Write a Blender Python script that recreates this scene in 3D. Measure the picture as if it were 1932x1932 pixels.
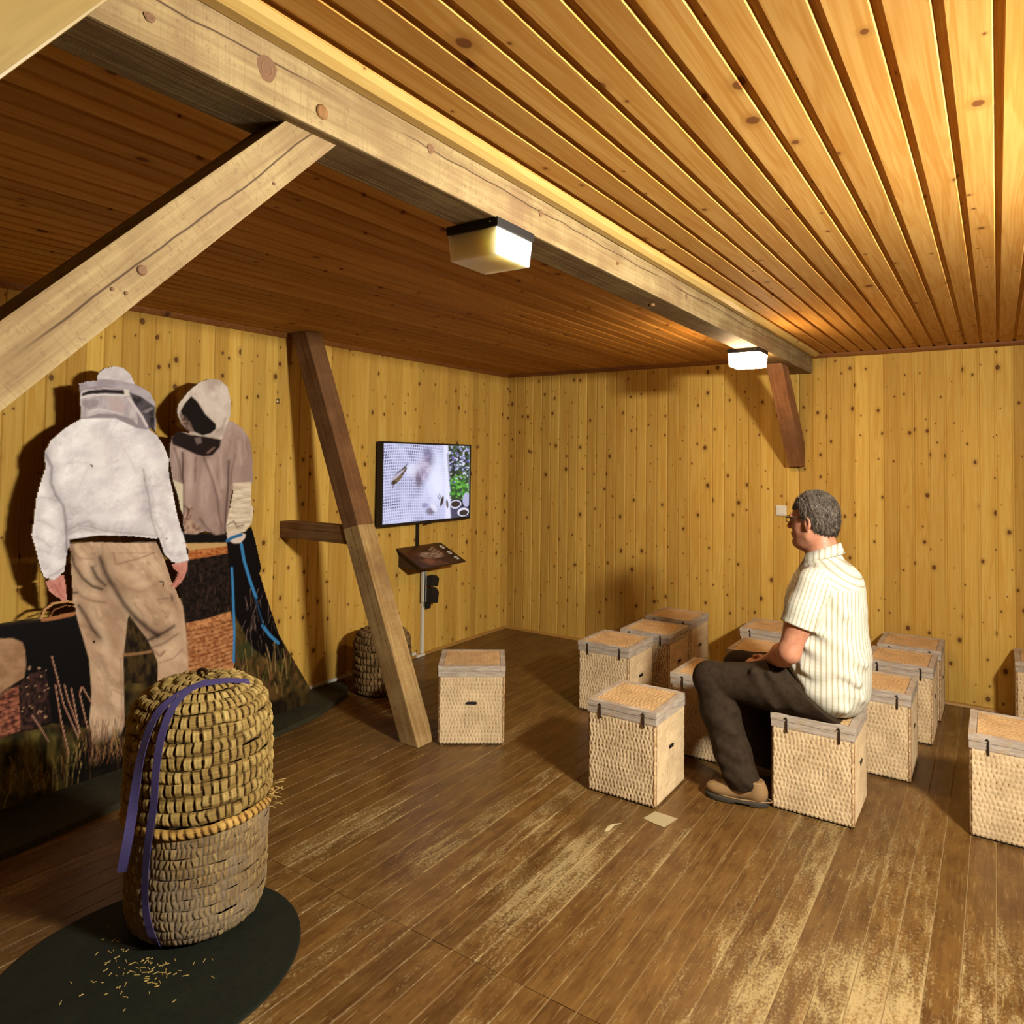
import bpy, bmesh, math, random
import numpy as np
from mathutils import Vector, Matrix

for o in list(bpy.data.objects):
    bpy.data.objects.remove(o, do_unlink=True)
S = bpy.context.scene
COL = S.collection
PI = math.pi
rnd = random.Random(7)

# ------------------------------------------------------------------ camera, world, exposure
CF = 1355.846                      # focal length in pixels of the 1932 px frame
YAW, PITCH, ROLL = -0.5939, 0.0323, 0.0125
CAM = Vector((4.0073, -5.855, 1.65))
CX, CY = 966.0, 822.386
_f = Vector((math.sin(YAW) * math.cos(PITCH), math.cos(YAW) * math.cos(PITCH), math.sin(PITCH)))
_r = _f.cross(Vector((0, 0, 1))).normalized()
_u = _r.cross(_f)
_r, _u = (math.cos(ROLL) * _r + math.sin(ROLL) * _u, -math.sin(ROLL) * _r + math.cos(ROLL) * _u)
cam_data = bpy.data.cameras.new('camera')
cam = bpy.data.objects.new('camera', cam_data)
COL.objects.link(cam)
cam.matrix_world = Matrix(((_r.x, _u.x, -_f.x, CAM.x), (_r.y, _u.y, -_f.y, CAM.y), (_r.z, _u.z, -_f.z, CAM.z), (0, 0, 0, 1)))
cam_data.sensor_fit = 'HORIZONTAL'
cam_data.sensor_width = 36.0
cam_data.lens = CF / 1932 * 36.0
cam_data.shift_x = 0.0
cam_data.shift_y = (CY - 966.0) / 1932.0
cam_data.clip_start = 0.02
S.camera = cam

world = bpy.data.worlds.new('world')
S.world = world
world.use_nodes = True
world.node_tree.nodes['Background'].inputs[0].default_value = (1.0, 0.8, 0.6, 1)
world.node_tree.nodes['Background'].inputs[1].default_value = 0.0
S.view_settings.view_transform = 'Standard'
S.view_settings.look = 'None'
S.view_settings.gamma = 1.0
S.view_settings.use_curve_mapping = False
S.view_settings.exposure = 0.0
S.cycles.max_bounces = 6
S.cycles.diffuse_bounces = 4
S.cycles.use_light_tree = False
S.cycles.glossy_bounces = 2
S.cycles.transmission_bounces = 2
MAIN_LIGHT = 1380.0                 # glow of the unseen main light, built as a strip under the second beam
FAR_LAMP = 115.0                   # glow of the far lamp under the visible beam
LAMP_TINT = (1.0, 0.97, 0.84)

CEIL = 2.4815
ALB = 0.74                         # common scale of the surface colours


def at(px, py, axis, val):
    """the point where the sight line of a photograph pixel meets the plane axis = val"""
    d = _r * ((px - CX) / CF) - _u * ((py - CY) / CF) + _f
    t = (val - CAM[axis]) / d[axis]
    return CAM + d * t


# ------------------------------------------------------------------ object helpers
def link(name, me, m=None, parent=None, loc=None, rot=None):
    o = bpy.data.objects.new(name, me)
    COL.objects.link(o)
    if m is not None and me is not None and not me.materials:
        me.materials.append(m)
    if parent is not None:
        o.parent = parent
    if loc is not None:
        o.location = loc
    if rot is not None:
        o.rotation_euler = rot
    return o


def tag(o, label=None, cat=None, group=None, kind=None):
    if label: o['label'] = label
    if cat: o['category'] = cat
    if group: o['group'] = group
    if kind: o['kind'] = kind
    return o


def empty(name, loc=(0, 0, 0), rz=0.0):
    o = bpy.data.objects.new(name, None)
    COL.objects.link(o)
    o.location = loc
    o.rotation_euler = (0, 0, rz)
    o.empty_display_size = 0.05
    return o


def mesh(name, verts, faces, smooth=False):
    me = bpy.data.meshes.new(name)
    me.from_pydata([tuple(map(float, v)) for v in verts], [], faces)
    me.update()
    if smooth:
        me.polygons.foreach_set('use_smooth', [True] * len(me.polygons))
    return me


def np_mesh(name, V, Q, smooth=True):
    """fast mesh from numpy verts (n,3) and quads (m,4)"""
    me = bpy.data.meshes.new(name)
    V = np.asarray(V, np.float32); Q = np.asarray(Q, np.int32)
    me.vertices.add(len(V)); me.vertices.foreach_set('co', V.ravel())
    me.loops.add(Q.size); me.loops.foreach_set('vertex_index', Q.ravel())
    me.polygons.add(len(Q))
    me.polygons.foreach_set('loop_start', np.arange(0, Q.size, Q.shape[1], dtype=np.int32))
    me.polygons.foreach_set('loop_total', np.full(len(Q), Q.shape[1], np.int32))
    me.polygons.foreach_set('use_smooth', np.full(len(Q), smooth, bool))
    me.update(calc_edges=True)
    me.validate()
    return me


def set_col(me, rgb, name='Col'):
    a = me.color_attributes.new(name, 'FLOAT_COLOR', 'POINT')
    c = np.ones((len(me.vertices), 4), np.float32); c[:, :3] = rgb
    a.data.foreach_set('color', c.ravel())


def set_f(me, vals, name):
    a = me.attributes.new(name, 'FLOAT', 'POINT')
    a.data.foreach_set('value', np.asarray(vals, np.float32).ravel())


def srgb(r, g, b):
    c = np.array([r, g, b], float) / 255
    return tuple(np.where(c <= 0.04045, c / 12.92, ((c + 0.055) / 1.055) ** 2.4))


def box_vf(x0, x1, y0, y1, z0, z1):
    v = [(x0, y0, z0), (x1, y0, z0), (x1, y1, z0), (x0, y1, z0), (x0, y0, z1), (x1, y0, z1), (x1, y1, z1), (x0, y1, z1)]
    f = [(0, 3, 2, 1), (4, 5, 6, 7), (0, 1, 5, 4), (1, 2, 6, 5), (2, 3, 7, 6), (3, 0, 4, 7)]
    return v, f


def box(name, x0, x1, y0, y1, z0, z1, bevel=0.0, seg=2):
    v, f = box_vf(x0, x1, y0, y1, z0, z1)
    me = mesh(name, v, f)
    if bevel:
        bevel_me(me, bevel, seg)
    return me


def bevel_me(me, w, seg=2):
    bm = bmesh.new(); bm.from_mesh(me)
    bmesh.ops.bevel(bm, geom=list(bm.edges), offset=w, segments=seg, profile=0.7, affect='EDGES')
    bm.to_mesh(me); bm.free(); me.update()


def prism(name, poly, axis, a, b, bevel=0.0):
    """polygon (2-D, in the two other axes in order) extruded along axis from a to b"""
    def p(q, t):
        l = list(q); l.insert(axis, t); return tuple(l)
    n = len(poly)
    v = [p(q, a) for q in poly] + [p(q, b) for q in poly]
    f = [tuple(range(n - 1, -1, -1)), tuple(range(n, 2 * n))] + [(i, (i + 1) % n, n + (i + 1) % n, n + i) for i in range(n)]
    me = mesh(name, v, f)
    bm = bmesh.new(); bm.from_mesh(me)
    bmesh.ops.recalc_face_normals(bm, faces=bm.faces)
    if bevel:
        bmesh.ops.bevel(bm, geom=list(bm.edges), offset=bevel, segments=2, profile=0.7, affect='EDGES')
    bm.to_mesh(me); bm.free(); me.update()
    return me


def tube(name, pts, r, n=8, closed=False, smooth=True):
    pts = [Vector(p) for p in pts]
    m = len(pts); V = []; F = []
    rr = r if isinstance(r, (list, tuple)) else [r] * m
    ref = None
    for i, p in enumerate(pts):
        if closed: t = (pts[(i + 1) % m] - pts[i - 1]).normalized()
        else: t = (pts[min(i + 1, m - 1)] - pts[max(i - 1, 0)]).normalized()
        if ref is None:
            ref = t.orthogonal().normalized()
        ref = (ref - t * ref.dot(t)).normalized()
        b = t.cross(ref)
        for k in range(n):
            a = 2 * PI * k / n
            V.append(p + (ref * math.cos(a) + b * math.sin(a)) * rr[i])
    for i in range(m if closed else m - 1):
        j = (i + 1) % m
        for k in range(n):
            F.append((i * n + k, i * n + (k + 1) % n, j * n + (k + 1) % n, j * n + k))
    if not closed:
        F.append(tuple(range(n - 1, -1, -1))); F.append(tuple((m - 1) * n + k for k in range(n)))
    return mesh(name, V, F, smooth)


def lathe_xy(name, rings, n=32, smooth=True):
    """rings = [(radius, z)] turned about z"""
    V = []; F = []
    for r, z in rings:
        for k in range(n):
            a = 2 * PI * k / n
            V.append((r * math.cos(a), r * math.sin(a), z))
    for i in range(len(rings) - 1):
        for k in range(n):
            F.append((i * n + k, i * n + (k + 1) % n, (i + 1) * n + (k + 1) % n, (i + 1) * n + k))
    F.append(tuple(range(n - 1, -1, -1))); F.append(tuple((len(rings) - 1) * n + k for k in range(n)))
    return mesh(name, V, F, smooth)


# ------------------------------------------------------------------ noise in numpy (for prints and weave)
def vnoise(x, y, seed=0):
    x = np.asarray(x, float); y = np.asarray(y, float)
    xi = np.floor(x).astype(np.int64); yi = np.floor(y).astype(np.int64)
    fx = x - xi; fy = y - yi
    fx = fx * fx * (3 - 2 * fx); fy = fy * fy * (3 - 2 * fy)
    def h(a, b):
        n = (a * 374761393 + b * 668265263 + seed * 974634777) & 0xffffffff
        n = ((n ^ (n >> 13)) * 1274126177) & 0xffffffff
        return ((n ^ (n >> 16)) & 0xffff) / 65535.0
    return (h(xi, yi) * (1 - fx) + h(xi + 1, yi) * fx) * (1 - fy) + (h(xi, yi + 1) * (1 - fx) + h(xi + 1, yi + 1) * fx) * fy


def fbm(x, y, seed=0, oct=4):
    v = 0; a = 0.5; t = 0
    for i in range(oct):
        v = v + a * vnoise(np.asarray(x) * 2 ** i, np.asarray(y) * 2 ** i, seed + i * 17); t += a; a *= 0.5
    return v / t


# ------------------------------------------------------------------ materials
class G:
    def __init__(self, name, rough=0.6, spec=0.3):
        self.m = bpy.data.materials.new(name)
        self.m.use_nodes = True
        self.t = self.m.node_tree
        self.b = self.t.nodes['Principled BSDF']
        self.b.inputs['Roughness'].default_value = rough
        self.b.inputs['Specular IOR Level'].default_value = spec

    def n(self, typ, ins=None, **props):
        nd = self.t.nodes.new('ShaderNode' + typ)
        for k, v in props.items():
            setattr(nd, k, v)
        for k, v in (ins or {}).items():
            self.s(nd.inputs[k], v)
        return nd

    def s(self, sock, v):
        if isinstance(v, bpy.types.NodeSocket): self.t.links.new(v, sock)
        elif isinstance(v, bpy.types.Node): self.t.links.new(v.outputs[0], sock)
        elif isinstance(v, (tuple, list)) and len(v) == 3 and len(sock.default_value) == 4: sock.default_value = (*v, 1)
        else: sock.default_value = v

    def math(self, op, a, b=0.0, c=0.0, clamp=False):
        return self.n('Math', {0: a, 1: b, 2: c}, operation=op, use_clamp=clamp).outputs[0]

    def vec(self, op, a, b=(0, 0, 0)):
        return self.n('VectorMath', {0: a, 1: b}, operation=op).outputs[0]

    def mix(self, f, a, b, mode='MIX'):
        nd = self.n('Mix', data_type='RGBA', blend_type=mode)
        self.s(nd.inputs[0], f); self.s(nd.inputs[6], a); self.s(nd.inputs[7], b)
        return nd.outputs[2]

    def ramp(self, f, stops):
        nd = self.n('ValToRGB', {0: f})
        cr = nd.color_ramp
        while len(cr.elements) < len(stops): cr.elements.new(0.5)
        for e, (p, c) in zip(cr.elements, stops):
            e.position = p; e.color = (*c, 1) if len(c) == 3 else c
        return nd.outputs[0]

    def step(self, v, lo, hi):
        return self.n('MapRange', {0: v, 1: lo, 2: hi, 3: 0.0, 4: 1.0}, interpolation_type='SMOOTHSTEP').outputs[0]

    def noise(self, vec, scale, detail=3.0, rough=0.55, dist=0.0):
        return self.n('TexNoise', {'Vector': vec, 'Scale': scale, 'Detail': detail, 'Roughness': rough, 'Distortion': dist}).outputs[0]

    def bump(self, h, strength=0.3, dist=0.002):
        nd = self.n('Bump', {'Strength': strength, 'Distance': dist, 'Height': h})
        self.s(self.b.inputs['Normal'], nd.outputs[0])

    def col(self, c):
        c = self.mix(1.0, c, (ALB,) * 3, 'MULTIPLY')
        self.s(self.b.inputs['Base Color'], c)
        return self.m


def plain(name, c, rough=0.6, spec=0.3, metal=0.0):
    g = G(name, rough, spec)
    g.b.inputs['Metallic'].default_value = metal
    g.s(g.b.inputs['Base Color'], tuple(v * ALB for v in c))
    return g.m


def pine(name, light, dark, along, across, knot=0.5, rough=0.45, spec=0.35, vary=0.25, knotcol=(0.10, 0.03, 0.01), kscale=8.5, streak=0.55):
    """planed boards: grain along axis `along`, each board with its own figure, knots as round eyes"""
    g = G(name, rough, spec)
    tc = g.n('TexCoord').outputs['Object']
    rn = g.n('ObjectInfo').outputs['Random']
    off = g.n('CombineXYZ', {0: g.math('MULTIPLY', rn, 37.0), 1: g.math('MULTIPLY', rn, 91.7), 2: g.math('MULTIPLY', rn, 53.3)}).outputs[0]
    p = g.vec('ADD', tc, off)
    sc = [26, 26, 26]; sc[along] = 1.1
    fig = g.noise(g.vec('MULTIPLY', p, tuple(sc)), 1.0, 2, 0.5, 0.6)
    sc2 = [150, 150, 150]; sc2[along] = 3
    fine = g.noise(g.vec('MULTIPLY', p, tuple(sc2)), 1.0, 1, 0.5)
    rings = g.math('SINE', g.math('MULTIPLY', fig, 34.0))
    f = g.math('ADD', g.math('MULTIPLY', fig, streak), g.math('ADD', g.math('MULTIPLY', fine, 0.38), g.math('MULTIPLY', rings, 0.10)))
    c = g.mix(g.step(f, 0.15, 0.78), light, dark)
    # broad tint per board
    rv = g.math('FRACT', g.math('MULTIPLY', rn, 17.31))
    c = g.mix(1.0, c, g.mix(rv, (1 - vary, 1 - vary * 1.25, 1 - vary * 1.5), (1.0 + vary * .35,) * 3), 'MULTIPLY')
    # knots
    sp = g.n('SeparateXYZ', {0: p}).outputs
    k3 = g.n('CombineXYZ', {0: g.math('MULTIPLY', sp[across], kscale), 1: g.math('MULTIPLY', sp[along], kscale * 0.75), 2: 0.0}).outputs[0]
    vo = g.n('TexVoronoi', {'Vector': k3, 'Scale': 1.0}, voronoi_dimensions='2D')
    cc = g.n('SeparateColor', {0: vo.outputs['Color']}).outputs
    keep = g.math('LESS_THAN', cc[0], knot)
    rad = g.math('ADD', g.math('MULTIPLY', g.math('POWER', cc[1], 2.5), 0.10), 0.025)
    d = g.math('DIVIDE', g.math('ADD', vo.outputs['Distance'], g.math('MULTIPLY', g.math('SUBTRACT', fine, 0.5), 0.04)), rad)
    eye = g.math('MULTIPLY', g.math('SUBTRACT', 1.0, g.step(d, 0.75, 1.15)), keep)
    halo = g.math('MULTIPLY', g.math('SUBTRACT', 1.0, g.step(d, 1.0, 3.0)), keep)
    c = g.mix(g.math('MULTIPLY', halo, 0.45), c, tuple(0.55 * a + 0.45 * b for a, b in zip(dark, knotcol)))
    c = g.mix(g.math('MULTIPLY', eye, 0.88), c, knotcol)
    return g.col(c)

# ------------------------------------------------------------------ the materials of the room
M = {}
M['wall_l'] = pine('pine wall boards', (0.72, 0.475, 0.115), (0.61, 0.34, 0.056), 2, 1, knot=0.85, rough=.65, spec=.1)
M['wall_b'] = pine('pine wall boards back', (0.72, 0.48, 0.12), (0.61, 0.34, 0.058), 2, 0, knot=0.85, rough=.65, spec=.1)
M['ceil'] = pine('pine ceiling boards', (0.68, 0.385, 0.11), (0.53, 0.235, 0.042), 1, 0, knot=0.5, kscale=7.5, vary=0.18, rough=.7, spec=.05, knotcol=(0.17, 0.055, 0.016))
M['backing'] = plain('dark gap behind boards', (0.10, 0.035, 0.012), 0.8)
M['trim'] = pine('trim wood', (0.36, 0.15, 0.04), (0.24, 0.085, 0.02), 0, 1, knot=0.1)
M['dust'] = plain('dust in floor joints', (0.27, 0.165, 0.065), 0.9)


def floor_mat():
    g = G('worn varnished floorboards', 0.42, 0.35)
    tc = g.n('TexCoord').outputs['Object']
    pos = g.n('NewGeometry').outputs['Position']
    rn = g.n('ObjectInfo').outputs['Random']
    off = g.n('CombineXYZ', {0: g.math('MULTIPLY', rn, 37.0), 1: g.math('MULTIPLY', rn, 91.7), 2: 0.0}).outputs[0]
    p = g.vec('ADD', tc, off)
    grain = g.noise(g.vec('MULTIPLY', p, (70, 3.0, 1)), 1.0, 2, 0.6, 0.4)
    blot = g.noise(g.vec('MULTIPLY', p, (14, 5, 1)), 1.0, 2, 0.6, 0.3)
    c = g.mix(g.step(blot, 0.25, 0.75), (0.168, 0.083, 0.021), (0.088, 0.036, 0.009))
    c = g.mix(g.math('MULTIPLY', g.step(grain, 0.35, 0.7), 0.4), c, (0.22, 0.11, 0.028))
    c = g.mix(1.0, c, g.mix(g.math('FRACT', g.math('MULTIPLY', rn, 13.7)), (0.82, 0.80, 0.78), (1.12, 1.12, 1.12)), 'MULTIPLY')
    mot = g.noise(g.vec('MULTIPLY', p, (48, 22, 1)), 1.0, 3, 0.7)
    c = g.mix(g.math('MULTIPLY', g.step(mot, .52, .68), .55), c, (0.070, 0.028, 0.008))
    scr = g.noise(g.vec('MULTIPLY', p, (130, 9, 1)), 1.0, 2, 0.6)
    c = g.mix(g.math('MULTIPLY', g.step(scr, .60, .70), .40), c, (0.36, 0.24, 0.09))
    # varnish worn off by feet: long pale scuffs in patches, and ridges along board edges
    area = g.noise(g.vec('MULTIPLY', pos, (1.5, 1.1, 0)), 1.0, 3, 0.6)
    sx = g.n('SeparateXYZ', {0: pos}).outputs
    near = g.math('ADD', g.math('MULTIPLY', g.step(sx[0], 0.8, 3.6), 0.09), g.math('MULTIPLY', g.step(sx[1], -1.2, -3.6), 0.10))
    scuff = g.noise(g.vec('MULTIPLY', p, (26, 4.5, 1)), 1.0, 4, 0.68, 0.6)
    speck = g.noise(g.vec('MULTIPLY', p, (120, 70, 1)), 1.0, 2, 0.7)
    bw = g.math('MULTIPLY', g.math('SUBTRACT', g.math('FRACT', g.math('MULTIPLY', rn, 29.3)), 0.5), 0.16)
    ex = g.math('ABSOLUTE', g.n('SeparateXYZ', {0: tc}).outputs[0])
    edge = g.math('MULTIPLY', g.step(ex, 0.036, 0.046), 0.06)
    w = g.math('ADD', g.math('ADD', g.math('MULTIPLY', area, 0.62), g.math('MULTIPLY', scuff, 0.62)), g.math('ADD', g.math('ADD', near, bw), edge))
    w = g.math('ADD', w, g.math('MULTIPLY', g.math('SUBTRACT', speck, 0.5), 0.55))
    worn = g.step(w, 0.78, 1.06)
    c = g.mix(g.math('MULTIPLY', worn, 0.75), c, (0.46, 0.34, 0.15))
    g.s(g.b.inputs['Roughness'], g.math('ADD', 0.36, g.math('MULTIPLY', worn, 0.3)))
    return g.col(c)


M['floor'] = floor_mat()


def beam_mat(name, light, dark, along, crack=(2, 0.0, 0.03)):
    g = G(name, 0.75, 0.15)
    tc = g.n('TexCoord').outputs['Object']
    rn = g.n('ObjectInfo').outputs['Random']
    off = g.n('CombineXYZ', {0: g.math('MULTIPLY', rn, 7.0), 1: g.math('MULTIPLY', rn, 11.7), 2: g.math('MULTIPLY', rn, 5.3)}).outputs[0]
    p = g.vec('ADD', tc, off)
    s1 = [60, 60, 60]; s1[along] = 2.0
    grain = g.noise(g.vec('MULTIPLY', p, tuple(s1)), 1.0, 3, 0.6, 0.5)
    saw = [3, 3, 3]; saw[along] = 240
    sawn = g.noise(g.vec('MULTIPLY', p, tuple(saw)), 1.0, 2, 0.5)
    blot = g.noise(p, 6.0, 2, 0.6)
    c = g.mix(g.step(g.math('ADD', g.math('MULTIPLY', grain, 0.6), g.math('MULTIPLY', blot, 0.5)), 0.36, 0.70), light, dark)
    c = g.mix(g.math('MULTIPLY', g.step(sawn, 0.48, 0.72), 0.38), c, dark)
    st_ = g.noise(p, 2.3, 4, 0.65)
    c = g.mix(g.math('MULTIPLY', g.step(st_, 0.50, 0.72), 0.6), c, (0.19, 0.105, 0.055))
    sk = [3.2, 3.2, 3.2]; sk[along] = 1.6
    vo = g.n('TexVoronoi', {'Vector': g.vec('MULTIPLY', p, tuple(sk)), 'Scale': 1.0})
    cc = g.n('SeparateColor', {0: vo.outputs['Color']}).outputs
    d = g.math('DIVIDE', vo.outputs['Distance'], g.math('ADD', 0.05, g.math('MULTIPLY', cc[1], 0.06)))
    keep = g.math('LESS_THAN', cc[0], 0.6)
    c = g.mix(g.math('MULTIPLY', g.math('MULTIPLY', g.math('SUBTRACT', 1.0, g.step(d, 0.8, 1.4)), keep), 0.85), c, (0.11, 0.045, 0.018))
    vo2 = g.n('TexVoronoi', {'Vector': p, 'Scale': 16.0})
    c2 = g.n('SeparateColor', {0: vo2.outputs['Color']}).outputs
    worm = g.math('MULTIPLY', g.math('LESS_THAN', vo2.outputs['Distance'], 0.07), g.math('LESS_THAN', c2[0], 0.3))
    fine_ = g.noise(g.vec('MULTIPLY', p, (90, 90, 90)), 1.0, 3, .7)
    c = g.mix(g.math('MULTIPLY', g.step(fine_, .54, .70), .5), c, (0.16, 0.09, 0.045))
    c = g.mix(g.math('MULTIPLY', worm, 0.8), c, (0.05, 0.02, 0.008))
    sp = g.n('SeparateXYZ', {0: tc}).outputs
    wav = g.n('TexNoise', {'W': g.math('MULTIPLY', g.math('ADD', sp[along], g.math('MULTIPLY', rn, 5.0)), 1.7), 'Scale': 1.0, 'Detail': 4.0}, noise_dimensions='1D').outputs[0]
    off2 = g.math('ADD', crack[1], g.math('MULTIPLY', g.math('SUBTRACT', wav, 0.5), crack[2]))
    dist_ = g.math('ABSOLUTE', g.math('SUBTRACT', sp[crack[0]], off2))
    brk = g.n('TexNoise', {'W': g.math('MULTIPLY', sp[along], 0.9), 'Scale': 1.0, 'Detail': 1.0}, noise_dimensions='1D').outputs[0]
    ck = g.math('MULTIPLY', g.math('SUBTRACT', 1.0, g.step(dist_, 0.0008, 0.0028)), g.step(brk, 0.36, 0.48))
    c = g.mix(g.math('MULTIPLY', ck, 0.85), c, (0.04, 0.015, 0.006))
    g.bump(grain, 0.4, 0.002)
    return g.col(c)


BL, BD = (0.34, 0.245, 0.115), (0.20, 0.125, 0.055)
M['beam_y'] = beam_mat('sawn beam timber', BL, BD, 1, (2, 2.425, 0.05))
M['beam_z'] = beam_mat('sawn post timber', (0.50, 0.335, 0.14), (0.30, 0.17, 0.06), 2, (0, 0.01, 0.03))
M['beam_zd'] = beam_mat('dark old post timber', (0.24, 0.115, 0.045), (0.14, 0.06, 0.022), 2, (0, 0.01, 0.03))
M['beam_x'] = beam_mat('sawn stub timber', (0.30, 0.15, 0.055), (0.16, 0.07, 0.02), 0, (2, 1.17, 0.02))
M['brace_y'] = beam_mat('sawn knee brace timber', BL, BD, 1)
M['brace_b'] = beam_mat('brown knee brace timber', (0.36, 0.16, 0.06), (0.22, 0.085, 0.03), 1)
M['black'] = plain('matt black plastic', (0.012, 0.010, 0.010), 0.45, 0.4)
M['iron'] = plain('dark iron', (0.035, 0.02, 0.015), 0.55, 0.4, 0.4)
M['white'] = plain('white plastic', (0.75, 0.70, 0.60), 0.45, 0.4)
M['milk'] = plain('milky lamp glass unlit', (0.98, 0.93, 0.76), 0.35, 0.4)
_mb = M['milk'].node_tree.nodes['Principled BSDF']
_mb.inputs['Subsurface Weight'].default_value = 0.9
_mb.inputs['Subsurface Radius'].default_value = (0.12, 0.10, 0.06)
_mb.inputs['Subsurface Scale'].default_value = 1.0
M['steel'] = plain('bright steel', (0.6, 0.58, 0.55), 0.3, 0.5, 1.0)


def glow(name, c, s):
    g = G(name, 0.4)
    g.s(g.b.inputs['Base Color'], (0.8, 0.8, 0.8))
    g.s(g.b.inputs['Emission Color'], c)
    g.b.inputs['Emission Strength'].default_value = s
    return g.m


M['glow_main'] = glow('lit lamp glass main', LAMP_TINT, MAIN_LIGHT)
M['glow_far'] = glow('lit lamp glass far', (1.0, 0.68, 0.36), FAR_LAMP)

# ------------------------------------------------------------------ room shell: boards one by one
X1, Y0 = 6.6, -8.2                 # right wall and rear wall, both outside the photograph


def board_section(w, t, cham, tongue, depth):
    """cross-section of a matchboard, face at 0, thickness going negative: list of (across, height)"""
    h = w / 2
    return [(-h, -t), (h, -t), (h, -depth - 0.001), (h - tongue, -depth), (h - tongue - cham, 0), (-h + tongue + cham, 0), (-h + tongue, -depth), (-h, -depth - 0.001)]


def plank_mesh(name, sec, length, axis_across, axis_normal, sign, axis_along):
    n = len(sec); V = []
    for e in (0.0, length):
        for a, hgt in sec:
            p = [0, 0, 0]; p[axis_across] = a; p[axis_normal] = hgt * sign; p[axis_along] = e
            V.append(tuple(p))
    F = [tuple(range(n)), tuple(range(2 * n - 1, n - 1, -1))] + [(i, n + i, n + (i + 1) % n, (i + 1) % n) for i in range(n)]
    me = mesh(name, V, F)
    bm = bmesh.new(); bm.from_mesh(me); bmesh.ops.recalc_face_normals(bm, faces=bm.faces); bm.to_mesh(me); bm.free()
    return me


# floor
fl = link('floor', box('floor', -0.15, X1 + .1, Y0 - .1, 0.15, -0.08, -0.0022), M['dust'])
tag(fl, 'brown varnished floorboards worn pale underfoot', kind='structure')
FP = 0.0945
sec = [(-FP / 2 + .0016, -0.02), (FP / 2 - .0016, -0.02), (FP / 2 - .0016, -0.0015), (FP / 2 - .003, 0), (-FP / 2 + .003, 0), (-FP / 2 + .0016, -0.0015)]
fm1 = plank_mesh('floor_plank_far', sec, 3.909, 0, 2, 1, 1)
fm2 = plank_mesh('floor_plank_near', sec, Y0 * -1 - 3.911, 0, 2, 1, 1)
fm1.materials.append(M['floor']); fm2.materials.append(M['floor'])
k = 0
x = 3.992 - FP / 2 - FP * 41
while x < X1:
    for me, y in ((fm1, -3.909), (fm2, Y0)):
        link('plank', me, None, fl, (x, y, rnd.uniform(-0.0006, 0.0006)))
    x += FP
# ceiling
ce = link('ceiling', box('ceiling', -0.15, X1 + .1, Y0 - .1, 0.15, CEIL + 0.0108, CEIL + 0.08), M['ceil'])
tag(ce, 'boarded pine ceiling with rounded grooves', kind='structure')
CP = 0.0925
sec = board_section(CP, 0.0105, 0.0035, 0.0075, 0.009)
cm = plank_mesh('ceiling_plank', sec, -Y0, 0, 2, -1, 1)
cm.materials.append(M['ceil'])
x = 4.016 + CP / 2 - CP * 44
while x < X1:
    link('plank', cm, None, ce, (x, Y0, CEIL))
    x += CP
# left wall (x = 0)
wl = link('wall_left', box('wall_left', -0.15, -0.013, Y0 - .1, 0.15, -0.05, CEIL + .02), M['backing'])
tag(wl, 'yellow pine matchboard wall behind the television', kind='structure')
LP = 0.0945
wm = plank_mesh('wall_plank_left', board_section(LP, 0.012, 0.0035, 0.0012, 0.004), CEIL, 1, 0, 1, 2)
wm.materials.append(M['wall_l'])
y = -LP / 2 - 0.004
while y > Y0:
    link('plank', wm, None, wl, (0, y, 0))
    y -= LP
# back wall (y = 0)
wb = link('wall_back', box('wall_back', -0.15, X1 + .1, 0.013, 0.15, -0.05, CEIL + .02), M['backing'])
tag(wb, 'yellow knotty pine matchboard wall behind the seated person', kind='structure')
BP = 0.0975
wm = plank_mesh('wall_plank_back', board_section(BP, 0.012, 0.004, 0.0045, 0.0045), CEIL, 0, 1, -1, 2)
wm.materials.append(M['wall_b'])
x = BP / 2 + 0.004
while x < X1:
    link('plank', wm, None, wb, (x, 0, 0))
    x += BP
# walls behind the camera
M['wall_plain'] = pine('pine wall boards behind camera', (0.16, 0.085, 0.025), (0.10, 0.05, 0.015), 2, 1, knot=0.4)
tag(link('wall_right', box('wall_right', X1, X1 + .1, Y0 - .1, 0.15, -0.05, CEIL + .02), M['wall_plain']), kind='structure')
tag(link('wall_rear', box('wall_rear', -0.15, X1 + .1, Y0 - .1, Y0, -0.05, CEIL + .02), M['wall_plain']), kind='structure')
# trims
tag(link('trim_1', prism('trim_left', [(0.0, CEIL), (0.028, CEIL), (0.024, CEIL - .012), (0.012, CEIL - .026), (0.0, CEIL - .030)], 1, Y0, -0.0, 0), M['trim']), kind='structure')
tag(link('trim_2', prism('trim_back', [(0.0, CEIL), (-0.028, CEIL), (-0.024, CEIL - .012), (-0.012, CEIL - .026), (0.0, CEIL - .030)], 0, 0.0, X1, 0), M['trim']), kind='structure')
M['base'] = pine('skirting bead', (0.50, 0.28, 0.07), (0.36, 0.17, 0.035), 0, 1, knot=0.1)
tag(link('baseboard_back', prism('baseboard_back', [(0.0, 0.0), (-0.016, 0.0), (-0.012, 0.014), (0.0, 0.022)], 0, 0.0, X1, 0), M['base']), kind='structure')
tag(link('baseboard_left', prism('baseboard_left', [(0.0, 0.0), (0.016, 0.0), (0.012, 0.014), (0.0, 0.022)], 1, -2.1, -0.016, 0), M['base']), kind='structure')

tag(link('trim_3', prism('trim_corner', [(0.0, 0.0), (0.014, 0.0), (0.010, -0.010), (0.0, -0.014)], 2, 0.022, CEIL - .03, 0), M['wall_b']), kind='structure')

# ------------------------------------------------------------------ beams, braces, posts
BX0, BX1, BZ = 2.69, 2.832, 2.338


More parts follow.
